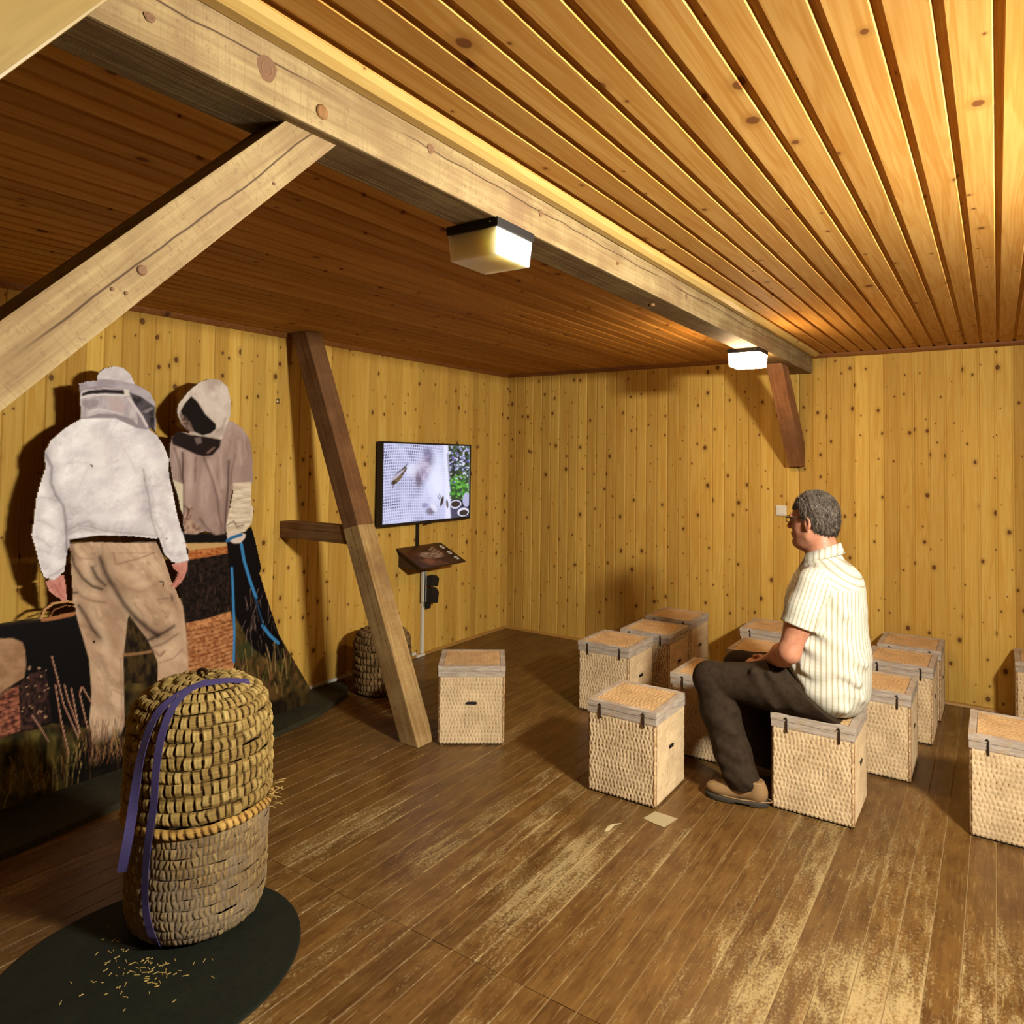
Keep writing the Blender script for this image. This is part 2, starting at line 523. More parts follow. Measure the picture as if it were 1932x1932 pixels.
def reframe(o, R):
    """give an object its own axes (so that grain runs along the timber) without moving it"""
    c = sum((v.co for v in o.data.vertices), Vector()) / len(o.data.vertices)
    Mx = Matrix.Translation(c) @ R.to_4x4()
    o.data.transform(Mx.inverted())
    o.matrix_world = Mx


def wobble(me, amp, seed, axis):
    """hand-hewn unevenness along a timber"""
    bm = bmesh.new(); bm.from_mesh(me)
    for v in bm.verts:
        t = v.co[axis]
        for a in range(3):
            if a != axis:
                v.co[a] += amp * (vnoise(np.array([t * 2.2]), np.array([a * 9.1 + (v.co[a] > 0) * 3]), seed)[0] - .5)
    bm.to_mesh(me); bm.free()


def timber(name, x0, x1, y0, y1, z0, z1, axis, cuts, bev, amp, seed):
    me = box(name, x0, x1, y0, y1, z0, z1)
    bm = bmesh.new(); bm.from_mesh(me)
    ed = [e for e in bm.edges if abs((e.verts[0].co - e.verts[1].co)[axis]) > 1e-4]
    bmesh.ops.bevel(bm, geom=ed, offset=bev, segments=2, profile=0.7, affect='EDGES')
    lo, hi = ((x0, x1), (y0, y1), (z0, z1))[axis]
    for i in range(1, cuts):
        n = [0, 0, 0]; n[axis] = 1; c = [0, 0, 0]; c[axis] = lo + (hi - lo) * i / cuts
        bmesh.ops.bisect_plane(bm, geom=list(bm.verts) + list(bm.edges) + list(bm.faces), plane_co=c, plane_no=n)
    bm.to_mesh(me); bm.free()
    wobble(me, amp, seed, axis)
    return me


bm_ = link('ceiling_beam', timber('ceiling_beam', BX0, BX1, Y0 + .01, -0.002, BZ, CEIL, 1, 40, 0.006, 0.006, 3), M['beam_y'])
tag(bm_, 'long rough sawn wooden beam under the ceiling carrying two box lamps', 'beam')
M['strip'] = pine('planed edge strip', (0.66, 0.47, 0.17), (0.56, 0.36, 0.10), 1, 0, knot=0.1)
st = link('cover_strip', prism('cover_strip', [(BX1 + .0035, CEIL - .022), (BX1 + .03, CEIL - .022), (BX1 + .050, CEIL - .012), (BX1 + .062, CEIL), (BX1 + .0035, CEIL)], 1, Y0 + .01, -.03, 0), M['strip'], bm_)
# wooden pegs and an iron nail in the beam
for (px, py, r) in ((606, 212, 0.016), (1165, 497, 0.006), (1232, 575, 0.006)):
    q = at(px, py, 0, BX1)
    pg = lathe_xy('peg', [(r, -0.02), (r, 0.004), (r * .7, 0.006)], 10)
    link('peg', pg, M['beam_x'], bm_, q, (0, PI / 2, 0))
M['knot'] = plain('dark branch knot', (0.16, 0.08, 0.04), 0.7, 0.15)
M['knot_core'] = plain('knot core', (0.19, 0.10, 0.05), 0.7, 0.15)
for (px, py, ry, rz) in ((503, 130, .022, .026), (812, 281, .012, .013), (282, 33, .010, .008), (1020, 402, .010, .011), (1295, 560, .010, .012)):
    q = at(px, py, 0, BX1 + .001)
    kn = link('knot', mesh('knot', *(lambda n: ([(0.0012, ry * math.cos(a) * (1 + .12 * math.sin(3 * a)), rz * math.sin(a)) for a in np.linspace(0, 2 * PI, n, endpoint=False)] + [(-.012, ry * math.cos(a), rz * math.sin(a)) for a in np.linspace(0, 2 * PI, n, endpoint=False)], [tuple(range(n))] + [(i, n + i, n + (i + 1) % n, (i + 1) % n) for i in range(n)]))(20)), M['knot'], bm_, q)
    link('knot_core', tube('knot_core', [(0.0, ry * .55 * math.cos(a), rz * .6 * math.sin(a)) for a in np.linspace(0, 2 * PI, 16, endpoint=False)], .0022, 5, True), M['knot_core'], kn)
b2 = link('ceiling_beam', timber('ceiling_beam_right', 4.93, 5.07, Y0 + .01, -0.002, BZ, CEIL, 1, 20, 0.006, 0.006, 5), M['beam_y'])
tag(b2, 'second long rough sawn wooden beam right of the seats', kind='structure')

# knee brace near the camera: 45 degrees in the plane of the beam
q0 = at(540, 212, 0, 2.80); q1 = at(627, 262, 0, 2.80)
ya, yb = -4.918, -4.780
L = 0.95
pl_ = [(ya, BZ - .001), (yb, BZ - .001), (-5.759, BZ - (yb + 5.759) - .004), (-5.759, BZ - (ya + 5.759) - .004)]
br = link('knee_brace', prism('knee_brace', pl_, 0, 2.695, 2.806, 0.004), M['brace_y'])
tag(br, 'slanting rough sawn brace rising to the beam at the left of the photo', 'brace')
reframe(br, Matrix.Rotation(PI / 4, 3, 'X'))
for (px, py, r) in ((268, 510, .009), (212, 545, .0035), (238, 553, .0035), (517, 347, .0035)):
    q = at(px, py, 0, 2.8065)
    o = link('knot', lathe_xy('brace_knot', [(r, -.006), (r, .0006), (r * .6, .001)], 12), M['knot'])
    o.matrix_world = Matrix.Translation(q) @ Matrix.Rotation(PI / 2, 4, 'Y')
    o.parent = br; o.matrix_parent_inverse = br.matrix_world.inverted()
wp = link('wooden_post', timber('wooden_post', 2.692, 2.83, -5.90, -5.76, 0.0005, BZ - .002, 2, 10, 0.006, 0.004, 12), M['beam_zd'])
tag(wp, 'upright rough sawn post carrying the beam at the foot of the slanting brace', kind='structure')
# knee brace at the back wall
pb = [(-0.001, 1.62), (-0.075, 1.62), (-0.72, BZ - .001), (-0.54, BZ - .001), (-0.001, 1.80)]
br2 = link('knee_brace', prism('knee_brace_back', pb, 0, 2.672, 2.78, 0.004), M['brace_b'])
tag(br2, 'short brown brace between beam end and back wall above the seated person', 'brace')
reframe(br2, Matrix.Rotation(-PI / 4, 3, 'X'))
# leaning post
PB0, PT0 = (1.197, 0.0), (0.145, CEIL - .002)
def post_x(z, side):
    return (1.127, 1.267)[side] + ((0.075, 0.225)[side] - (1.127, 1.267)[side]) * z / CEIL


RP = Matrix.Rotation(math.atan2(0.145 - 1.197, CEIL), 3, 'Y')
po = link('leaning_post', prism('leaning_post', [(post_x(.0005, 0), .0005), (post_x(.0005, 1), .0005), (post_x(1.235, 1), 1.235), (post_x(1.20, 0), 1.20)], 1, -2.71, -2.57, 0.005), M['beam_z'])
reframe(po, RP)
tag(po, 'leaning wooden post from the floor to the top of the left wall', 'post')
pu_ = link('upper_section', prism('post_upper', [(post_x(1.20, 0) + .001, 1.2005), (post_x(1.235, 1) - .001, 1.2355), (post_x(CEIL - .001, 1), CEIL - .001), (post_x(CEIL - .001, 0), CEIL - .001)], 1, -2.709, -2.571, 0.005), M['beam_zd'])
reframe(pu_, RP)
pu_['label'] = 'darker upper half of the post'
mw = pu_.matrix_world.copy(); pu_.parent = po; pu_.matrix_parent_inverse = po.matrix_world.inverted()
sm = link('wooden_stub', timber('wooden_stub', 0.001, 0.655, -2.70, -2.59, 1.105, 1.215, 0, 6, 0.006, 0.006, 9), M['beam_x'])
tag(sm, 'short dark horizontal timber joining the leaning post to the left wall', 'timber')

M['strip2'] = pine('planed slanting boards', (0.34, 0.235, 0.062), (0.27, 0.175, 0.040), 1, 2, knot=0.1)
# pale planed board close to the camera, top left of the photograph
A_, B_ = (-5.348, 2.298), (-5.478, 2.123)
d_ = Vector((A_[0] - B_[0], A_[1] - B_[1])).normalized(); n_ = Vector((-d_.y, d_.x))
t1 = (CEIL - .002 - A_[1]) / d_.y
e0 = Vector(A_) + d_ * t1; e1 = Vector(B_) - d_ * 0.22
cb = empty('slanting_board', (2.90, e1.x, e1.y))
tag(cb, 'pale planed boarding slanting close to the camera, in the top left corner', 'boarding')
for i in range(3):
    w0, w1 = i * .0925 + (.002 if i else 0), (i + 1) * .0925 - .004
    q = [e1 + n_ * w0, e0 + n_ * w0 - d_ * (w0 * n_.y / d_.y), e0 + n_ * w1 - d_ * (w1 * n_.y / d_.y), e1 + n_ * w1]
    o = link('plank', prism('slanting_plank', [tuple(v) for v in q], 0, 2.86, 2.96, 0.004), M['strip2'])
    reframe(o, Matrix.Rotation(math.atan2(d_.y, d_.x), 3, 'X'))
    mw = o.matrix_world.copy(); o.parent = cb; o.matrix_parent_inverse = Matrix.Translation(cb.location).inverted()

# ------------------------------------------------------------------ box lamps
def lamp(x0, x1, y0, y1, label, glass, group='box lamps under the beams'):
    cx, cy = (x0 + x1) / 2, (y0 + y1) / 2
    t = empty('box_lamp', (cx, cy, BZ - 0.105))
    tag(t, label, 'lamp', group)
    hx, hy = (x1 - x0) / 2, (y1 - y0) / 2
    base = box('lamp_base', -hx, hx, -hy, hy, 0.078, 0.1038, 0.002)
    link('base', base, M['black'], t)
    a, b = 0.004, 0.010
    v = [(-hx + b, -hy + b, 0), (hx - b, -hy + b, 0), (hx - b, hy - b, 0), (-hx + b, hy - b, 0),
         (-hx + a, -hy + a, 0.0778), (hx - a, -hy + a, 0.0778), (hx - a, hy - a, 0.0778), (-hx + a, hy - a, 0.0778)]
    f = [(0, 3, 2, 1), (4, 5, 6, 7), (0, 1, 5, 4), (1, 2, 6, 5), (2, 3, 7, 6), (3, 0, 4, 7)]
    me = mesh('lamp_glass', v, f)
    if glass is M['milk']:
        bevel_me(me, 0.004, 3)
    link('glass_shade', me, glass, t)
    sc = lathe_xy('screw', [(0.003, 0), (0.003, 0.002), (0.002, 0.003)], 8)
    link('screw', sc, M['steel'], t, (hx * .72, -hy - 0.0002, 0.093), (PI / 2, 0, 0))
    return t


lamp(2.655, 2.842, -4.215, -4.02, 'unlit milky box lamp with black base, nearest under the beam', M['milk'])
lamp(2.645, 2.838, -1.50, -1.30, 'glowing box lamp at the far end of the beam', M['glow_far'])


def light_stand_in(y0, y1, label, glass):  # stand-in for the unseen main light; long form chosen for its spread
    t = empty('stand_in_lamp', (5.0, (y0 + y1) / 2, BZ - .165))
    tag(t, label, 'lamp')
    hy = (y1 - y0) / 2
    link('base', box('stand_in_hood', -.30, .30, -hy - .01, hy + .01, .135, .1638, .002), M['black'], t)  # wide black hood, sized to hold direct light off the nearby ceiling
    link('glass_shade', box('strip_glass', -.03, .03, -hy, hy, 0, .1348), glass, t)


light_stand_in(-4.08, -3.70, 'unseen strip lamp standing in for the main light right of the seats', M['glow_main'])

# ------------------------------------------------------------------ wicker stools
SW, SD, SH = 0.366, 0.386, 0.452


def weave_mat(name, hi, mid, lo):
    g = G(name, 0.8, 0.15)
    h = g.n('Attribute', attribute_name='h').outputs['Fac']
    rn = g.n('ObjectInfo').outputs['Random']
    tc = g.n('TexCoord').outputs['Object']
    nz = g.noise(tc, 55, 2, 0.7)
    n2 = g.noise(g.vec('MULTIPLY', tc, (9, 9, 9)), 1.0, 1, 0.6)
    f = g.math('ADD', h, g.math('MULTIPLY', g.math('SUBTRACT', nz, 0.5), 0.55))
    c = g.ramp(f, [(0.0, lo), (0.34, mid), (0.72, hi)])
    c = g.mix(1.0, c, g.mix(g.step(n2, 0.3, 0.7), (0.86, 0.82, 0.76), (1.08, 1.05, 1.0)), 'MULTIPLY')
    g.bump(nz, 0.25, 0.002)
    return g.col(c)


M['weave'] = weave_mat('pale willow weave', (0.76, 0.58, 0.37), (0.64, 0.45, 0.25), (0.20, 0.085, 0.03))
M['lidweave'] = weave_mat('lid cane weave', (0.62, 0.41, 0.21), (0.50, 0.31, 0.14), (0.22, 0.10, 0.04))


def greywood():
    g = G('weathered grey lid frame', 0.7, 0.2)
    tc = g.n('TexCoord').outputs['Object']
    a = g.noise(g.vec('MULTIPLY', tc, (14, 14, 120)), 1.0, 4, 0.6)
    b = g.noise(tc, 16, 3, 0.6)
    c = g.mix(g.step(a, 0.3, 0.7), (0.56, 0.47, 0.38), (0.36, 0.28, 0.22))
    c = g.mix(g.math('MULTIPLY', g.step(b, 0.5, 0.7), 0.6), c, (0.50, 0.34, 0.18))
    g.bump(a, 0.3, 0.001)
    return g.col(c)


M['grey'] = greywood()


def weave_h(u, v, pu, pv, seed):
    """height 0..1 of looped stitches: u along the row, v across the rows"""
    row = np.floor(v / pv)
    vv = v / pv - row
    uu = u / pu + 0.5 * (row % 2) + 0.9 * (vnoise(u * 11 + row * 5.3, v * 14, seed) - .5)
    k = np.floor(uu); fu = uu - k
    jit = vnoise(k * 1.73 + 0.5, row * 2.31 + 0.5, seed + 5)
    jit2 = vnoise(k * 2.9 + 0.5, row * 1.7 + 0.5, seed + 9)
    slit = np.exp(-((np.minimum(fu, 1 - fu)) / .13) ** 2) * np.clip(1.15 - np.abs(vv - .35 - .2 * jit2) / .42, 0, 1) ** 1.2
    under = np.exp(-((vv - .03) / .12) ** 2) * .35 * jit
    body = .62 + .38 * np.sin(PI * np.clip(fu, 0, 1)) * np.clip(np.sin(PI * vv), 0, 1) ** .5
    return np.clip(body * (.75 + .4 * jit) - slit * (.55 + .5 * jit2) - under, 0, 1)


def make_stool_meshes():
    z0, z1 = 0.008, SH - 0.062
    n, nz = 84, 90
    V = []; Q = []; H = []
    for s in range(4):
        wid = SW if s % 2 == 0 else SD
        uu, zz = np.meshgrid(np.linspace(0, 1, n), np.linspace(z0, z1, nz))
        h = weave_h(uu * wid + s * 3.1, zz, 0.0190, 0.0225, 11 + s)
        e = np.minimum(np.minimum(uu, 1 - uu) * wid / 0.012, 1.0)
        d = -0.006 + 0.006 * h * e - 0.006 * (1 - e) ** 2 - 0.004 * np.clip(1 - (zz - z0) / 0.012, 0, 1) ** 2
        a = (uu - .5) * wid
        if s == 0: P = (a, -SD / 2 - d, zz)
        elif s == 1: P = (SW / 2 + d, a, zz)
        elif s == 2: P = (-a, SD / 2 + d, zz)
        else: P = (-SW / 2 - d, -a, zz)
        base = len(V) and sum(len(q) for q in V)
        V.append(np.stack([p.ravel() for p in P], 1)); H.append((h * e).ravel())
        i = (np.arange(nz - 1)[:, None] * n + np.arange(n - 1)[None, :]).ravel() + base
        Q.append(np.stack([i, i + 1, i + 1 + n, i + n], 1))
    body = np_mesh('stool_body', np.concatenate(V), np.concatenate(Q))
    set_f(body, np.concatenate(H), 'h')
    # lid weave
    n, m = 70, 70
    bw = 0.030
    uu, vv = np.meshgrid(np.linspace(-SW / 2 + bw, SW / 2 - bw, n), np.linspace(-SD / 2 + bw, SD / 2 - bw, m))
    h = weave_h(uu + 5, vv + 5, 0.021, 0.0125, 31)
    P = np.stack([uu.ravel(), vv.ravel(), (SH - 0.005 + 0.005 * h).ravel()], 1)
    i = (np.arange(m - 1)[:, None] * n + np.arange(n - 1)[None, :]).ravel()
    lid = np_mesh('stool_lid_weave', P, np.stack([i, i + 1, i + 1 + n, i + n], 1))
    set_f(lid, h.ravel(), 'h')
    return body, lid


def frame_mesh(name, w, d, z0, z1, t, bev=0.002):
    """square ring of four rails"""
    V = []; F = []
    for (x0, x1, y0, y1) in ((-w / 2, w / 2, -d / 2, -d / 2 + t), (-w / 2, w / 2, d / 2 - t, d / 2), (-w / 2, -w / 2 + t, -d / 2 + t, d / 2 - t), (w / 2 - t, w / 2, -d / 2 + t, d / 2 - t)):
        v, f = box_vf(x0, x1, y0, y1, z0, z1); k = len(V)
        V += v; F += [tuple(i + k for i in q) for q in f]
    me = mesh(name, V, F)
    bevel_me(me, bev, 2)
    return me


body_me, lidw_me = make_stool_meshes()
body_me.materials.append(M['weave']); lidw_me.materials.append(M['lidweave'])
rim_me = frame_mesh('stool_rim', SW, SD, SH - 0.063, SH - 0.0315, 0.02); rim_me.materials.append(M['grey'])
lid_me = frame_mesh('stool_lid', SW + .004, SD + .004, SH - 0.030, SH, 0.030); lid_me.materials.append(M['grey'])
core_me = box('stool_core', -SW / 2 + .012, SW / 2 - .012, -SD / 2 + .012, SD / 2 - .012, 0.0, SH - 0.006); core_me.materials.append(M['black'])
lat = [(0, -0.003, -0.012), (0, -0.006, 0.0), (0, -0.006, 0.035), (0.001, -0.005, 0.05), (-.004, -0.006, 0.057), (-.009, -0.005, 0.052)]
latch_me = tube('stool_latch', lat, [0.0035, 0.0045, 0.004, 0.0035, 0.004, 0.003], 6); latch_me.materials.append(M['iron'])
slot_me = prism('stool_slot', [(-.034, -.007), (.026, -.009), (.034, .003), (.024, .009), (-.02, .008), (-.034, .003)], 0, -.006, .0022, 0.0015); slot_me.materials.append(M['black'])


def stool(x, y, label, rz=0.0):
    t = empty('wicker_stool', (x, y, 0), rz)
    tag(t, label, 'stool', 'square wicker stools')
    link('woven_body', body_me, None, t); link('core', core_me, None, t)
    link('rim', rim_me, None, t)
    l = link('lid', lid_me, None, t); link('lid_weave', lidw_me, None, l)
    for k in (-0.30, 0.33):
        link('latch', latch_me, None, t, (k * SW, -SD / 2, SH - 0.068))
    link('handle_slot', slot_me, None, t, (SW / 2 - .001, 0.0, SH * .53))
    return t


def stool_lf(xl, yf, label):
    return stool(xl + SW / 2, yf + SD / 2, label)


stool_lf(2.292, -2.604, 'wicker stool standing free in front of the seated person\'s shoe')
stool_lf(3.098, -2.258, 'wicker stool the seated person sits on')
stool_lf(3.262, -1.575, 'wicker stool directly behind the occupied stool')
stool_lf(3.320, -0.935, 'second wicker stool behind the occupied stool')
stool_lf(3.334, -0.452, 'wicker stool nearest the back wall behind the seated person')
stool_lf(3.892, -2.010, 'wicker stool cut off by the right edge of the photo, nearest')
stool_lf(4.090, -0.440, 'wicker stool at the right edge of the photo against the back wall')
stool_lf(1.690, -1.605, 'front wicker stool of the row of three left of the seated person')
stool_lf(1.768, -1.122, 'middle wicker stool of the row of three left of the seated person')
stool_lf(1.735, -0.600, 'rear wicker stool of the row of three, closest to the back wall')
stool_lf(2.460, -1.925, 'wicker stool half hidden behind the seated person\'s knee')
stool_lf(2.560, -1.215, 'wicker stool beyond the seated person\'s forearm, nearer of two')
stool_lf(2.455, -0.575, 'wicker stool beyond the seated person\'s forearm, farther one by the wall')
c0 = Vector((1.376, -2.352, 0))
stool(c0.x, c0.y, 'wicker stool turned at an angle beside the leaning post', -0.9477)

# ------------------------------------------------------------------ painted prints (photographic prints as colour on a fine flat grid)
class Canvas:
    """points with image coordinates (x right, y down); polygons and strokes are laid on in order"""
    def __init__(s, x, y, c=(0, 0, 0)):
        s.x = np.asarray(x, float); s.y = np.asarray(y, float)
        s.c = np.tile(np.array(srgb(*c)), (len(s.x), 1)); s.m = np.zeros(len(s.x))

    def sel(s, P, pad):
        x0, y0 = P.min(0) - pad; x1, y1 = P.max(0) + pad
        return np.nonzero((s.x >= x0) & (s.x <= x1) & (s.y >= y0) & (s.y <= y1))[0]

    def lay(s, i, a, c, mask):
        a = np.clip(a, 0, 1)
        if callable(c): col = c(s.x[i], s.y[i])
        else: col = np.array(srgb(*c))[None, :]
        s.c[i] = s.c[i] * (1 - a[:, None]) + col * a[:, None]
        if mask: s.m[i] = np.maximum(s.m[i], a)

    def poly(s, P, c, soft=1.0, a=1.0, mask=True):
        P = np.array(P, float); i = s.sel(P, soft)
        if not len(i): return
        x, y = s.x[i], s.y[i]
        d = np.full(len(i), 1e9); ins = np.zeros(len(i), bool)
        for k in range(len(P)):
            ax, ay = P[k]; bx, by = P[(k + 1) % len(P)]
            ex, ey = bx - ax, by - ay
            t = np.clip(((x - ax) * ex + (y - ay) * ey) / (ex * ex + ey * ey + 1e-9), 0, 1)
            d = np.minimum(d, np.hypot(x - ax - t * ex, y - ay - t * ey))
            if ay != by:
                cr = ((ay > y) != (by > y)) & (x < (bx - ax) * (y - ay) / (by - ay) + ax)
                ins ^= cr
        sd = np.where(ins, d, -d)
        s.lay(i, a * np.clip(sd / soft + 0.5, 0, 1), c, mask)

    def line(s, P, w, c, soft=1.0, a=1.0, mask=False):
        P = np.array(P, float); i = s.sel(P, w + soft)
        if not len(i): return
        x, y = s.x[i], s.y[i]; d = np.full(len(i), 1e9)
        for k in range(len(P) - 1):
            ax, ay = P[k]; ex, ey = P[k + 1] - P[k]
            t = np.clip(((x - ax) * ex + (y - ay) * ey) / (ex * ex + ey * ey + 1e-9), 0, 1)
            d = np.minimum(d, np.hypot(x - ax - t * ex, y - ay - t * ey))
        s.lay(i, a * np.clip((w / 2 - d) / soft + 0.5, 0, 1), c, mask)

    def ell(s, cx, cy, rx, ry, rot, c, soft=0.3, a=1.0, mask=False):
        R = max(rx, ry) * 1.6
        i = s.sel(np.array([[cx - R, cy - R], [cx + R, cy + R]]), 0)
        if not len(i): return
        u, v = s.x[i] - cx, s.y[i] - cy; co, si = math.cos(rot), math.sin(rot)
        r = np.hypot((u * co + v * si) / rx, (-u * si + v * co) / ry)
        s.lay(i, a * np.clip((1 - r) / soft + 0.5, 0, 1), c, mask)


def print_mat(name, rough=0.5, spec=0.25, emit=0.0, gain=1.0):
    g = G(name, rough, spec)
    c = g.n('Attribute', attribute_name='Col').outputs['Color']
    if gain != 1.0: c = g.mix(1.0, c, (gain,) * 3, 'MULTIPLY')
    if emit:
        g.s(g.b.inputs['Base Color'], (0.01, 0.01, 0.01)); g.s(g.b.inputs['Emission Color'], c)
        g.b.inputs['Emission Strength'].default_value = emit; g.m.cycles.emission_sampling = 'NONE'
        return g.m
    return g.col(c)


def mottled(c1, c2, sx, sy, seed, lo=0.3, hi=0.7):
    A, B = np.array(srgb(*c1)), np.array(srgb(*c2))
    def f(x, y):
        t = np.clip((fbm(x / sx, y / sy, seed) - lo) / (hi - lo), 0, 1)[:, None]
        return A * (1 - t) + B * t
    return f


def cloth(c_hi, c_lo, c_fold, sx, sy, seed, amt=0.55, shear=0.0):
    """printed cloth: broad light and dark with narrow creases"""
    A, B, C_ = np.array(srgb(*c_hi)), np.array(srgb(*c_lo)), np.array(srgb(*c_fold))
    def f(x, y):
        xs = x + shear * y
        wx = fbm(xs / 30, y / 30, seed + 40) * 1.6
        t = np.clip((fbm(xs / sx, y / sy, seed) - .3) / .4, 0, 1)[:, None]
        n = fbm(xs / sx * 1.6 + wx, y / sy * 1.6 + wx, seed + 7, 3)
        cr = np.clip(1 - np.abs(n - .5) / .13, 0, 1) * np.clip((fbm(xs / 40, y / 40, seed + 9) - .42) * 6, 0, 1)
        n2 = fbm(xs / sx * 2.4 + 9, y / sy * 2.4 + wx, seed + 17, 3)
        br = np.clip(1 - np.abs(n2 - .52) / .05, 0, 1)
        c = A * (1 - t) + B * t
        c = c * (1 - (cr * amt * .5)[:, None]) + C_ * (cr * amt * .5)[:, None]
        return c * (1 + .12 * br[:, None])
    return f

# ------------------------------------------------------------------ the life-size photo cut-out of two beekeepers
def beekeeper_print(cv):
    k1 = lambda *p: [(a / 3.22, 640 + b / 3.22) for a, b in p]
    k2 = lambda *p: [(a / 2.3214, 1100 + b / 2.3214) for a, b in p]
    k5 = lambda *p: [(a / 4.293, 1150 + b / 4.293) for a, b in p]
    R = random.Random(3)
    # heath and grass
    cv.poly([(-210, 1215), (0, 1177), (60, 1166), (150, 1158), (330, 1130), (440, 1110), (470, 1130), (520, 1185), (552, 1240), (586, 1298), (584, 1308), (518, 1338), (300, 1415), (108, 1483), (0, 1524), (-210, 1600)],
            mottled((44, 30, 16), (104, 84, 40), 26, 34, 5), 1)
    cv.poly([(-210, 1300), (0, 1395), (90, 1375), (180, 1420), (240, 1430), (108, 1483), (0, 1524), (-210, 1600)], mottled((52, 46, 20), (120, 108, 52), 14, 26, 8), 12, 0.75, False)
    cv.poly(k2((1030, 190), (1110, 230), (1150, 290), (1240, 300), (1340, 440), (1200, 520), (1060, 470), (1020, 400)), mottled((66, 56, 24), (112, 82, 42), 8, 14, 9), 8, 0.8, False)
    cv.poly(k2((1040, 270), (1090, 255), (1120, 300), (1090, 335), (1045, 330)), (70, 76, 40), 5, 0.8, False)
    # dark straw hive behind, left
    cv.poly(k5((-700, 190), (0, 122), (330, 84), (620, 22), (650, 130), (725, 440), (745, 900), (700, 960), (420, 920), (300, 970), (0, 1010), (-700, 1100)), (20, 12, 13), 2)
    cv.poly(k5((-700, 185), (0, 118), (330, 80), (620, 18), (622, 50), (330, 100), (0, 140), (-700, 210)), (58, 36, 26), 2, 0.7)
    cv.poly(k5((330, 80), (480, 40), (600, 12), (622, 22), (600, 52), (440, 85), (340, 98)), (168, 108, 66), 2)
    cv.line(k1((250, 1690), (275, 1640), (330, 1603), (405, 1592), (470, 1602)), 7, (188, 140, 92), 2, 1, True)
    cv.line(k1((300, 1690), (330, 1645), (400, 1618), (465, 1625)), 4, (150, 98, 60), 2, 1, True)
    # brown stump with lichen
    cv.poly(k5((165, 600), (240, 520), (370, 490), (395, 650), (412, 900), (290, 970), (160, 1000)), mottled((40, 24, 24), (92, 58, 52), 5, 7, 12), 3, 1, False)
    for _ in range(26):
        x, y = R.uniform(170, 400), R.uniform(450, 880); cv.ell(x / 4.293, 1150 + y / 4.293, R.uniform(1, 2.6), R.uniform(.8, 2), 0, (190, 150, 112), .6, .75)
    # sack cloth and the wicker under it
    cv.poly(k5((-700, 700), (0, 690), (150, 610), (166, 980), (0, 1045), (-700, 1100)), mottled((104, 56, 46), (170, 104, 78), 6, 5, 15), 2, 1, False)
    for i in range(7):
        cv.line(k5((-300, 760 + i * 48), (0, 735 + i * 45), (160, 680 + i * 42)), 1.6, (70, 34, 28), 1.5, .8)
    cv.poly(k5((-700, 260), (0, 236), (100, 232), (180, 265), (205, 330), (210, 450), (198, 550), (100, 620), (0, 700), (-700, 760)), mottled((176, 138, 104), (150, 112, 82), 20, 14, 14), 2, 1, False)
    cv.line(k5((0, 690), (60, 640), (198, 556)), 3, (60, 36, 26), 2, .8)
    # stacked skeps between the two
    cv.poly(k1((1090, 1500), (1140, 1330), (1385, 1280), (1400, 1450), (1412, 1640), (1250, 1700), (1130, 1730)), mottled((26, 16, 15), (66, 44, 38), 4, 4, 21), 2)
    for _ in range(60):
        x, y = R.uniform(1120, 1400), R.uniform(1360, 1650); cv.line(k1((x, y), (x + R.uniform(-6, 6), y + R.uniform(10, 45))), .9, (110, 92, 84), 1, R.uniform(.2, .6))
    cv.poly(k1((1110, 1238), (1300, 1222), (1380, 1232), (1385, 1262), (1150, 1290)), (196, 158, 106), 2)
    cv.poly(k1((1140, 1285), (1385, 1256), (1385, 1300), (1250, 1325), (1145, 1338)), mottled((150, 74, 32), (196, 128, 72), 5, 3, 22), 2)
    cv.poly(k1((1130, 1725), (1250, 1700), (1400, 1655), (1420, 1800), (1425, 1960), (1410, 2030), (1140, 2060)), mottled((152, 92, 52), (206, 146, 98), 5, 4, 23), 2)
    for i in range(11):
        cv.line(k1((1132, 1775 + i * 27), (1270, 1752 + i * 26), (1412, 1708 + i * 25)), 1.6, (96, 52, 28), 1.4, .75)
    for i in range(11):
        for j in range(24):
            x = 1135 + j * 12 + R.uniform(-3, 3); y = 1760 + i * 26.5 - (x - 1135) * .2
            cv.line(k1((x, y - 9), (x + 3, y + 9)), .9, (116, 66, 38), 1, .55)
    # --- right beekeeper
    D = (24, 14, 15)
    cv.poly(k1((1370, 1190), (1490, 1165), (1530, 1135), (1562, 1260), (1590, 1390), (1580, 1425), (1650, 1650), (1700, 1800), (1752, 1935), (1640, 1960), (1530, 1870), (1450, 1720), (1410, 1640), (1385, 1300)), D, 2)
    for _ in range(46):
        x, y = R.uniform(1480, 1690), R.uniform(1480, 1900)
        cv.line(k1((x, y), (x + R.uniform(-30, 30), y + R.uniform(30, 130))), R.uniform(.7, 1.3), (150, 122, 112), 1, R.uniform(.25, .7))
    cv.poly(k1((1110, 1165), (1200, 1180), (1310, 1180), (1380, 1180), (1380, 1236), (1110, 1240)), (28, 16, 16), 2)
    J2 = cloth((188, 164, 156), (156, 130, 122), (104, 76, 70), 20, 70, 31, .6, .12)
    cv.poly(k1((1030, 640), (1045, 590), (1090, 560), (1200, 570), (1350, 520), (1400, 488), (1478, 540), (1518, 605), (1535, 700), (1541, 872), (1420, 878), (1405, 960), (1385, 1080), (1372, 1180), (1315, 1190), (1250, 1170), (1190, 1185), (1125, 1182), (1108, 1130), (1110, 880), (1048, 868), (1030, 740)), J2, 2)
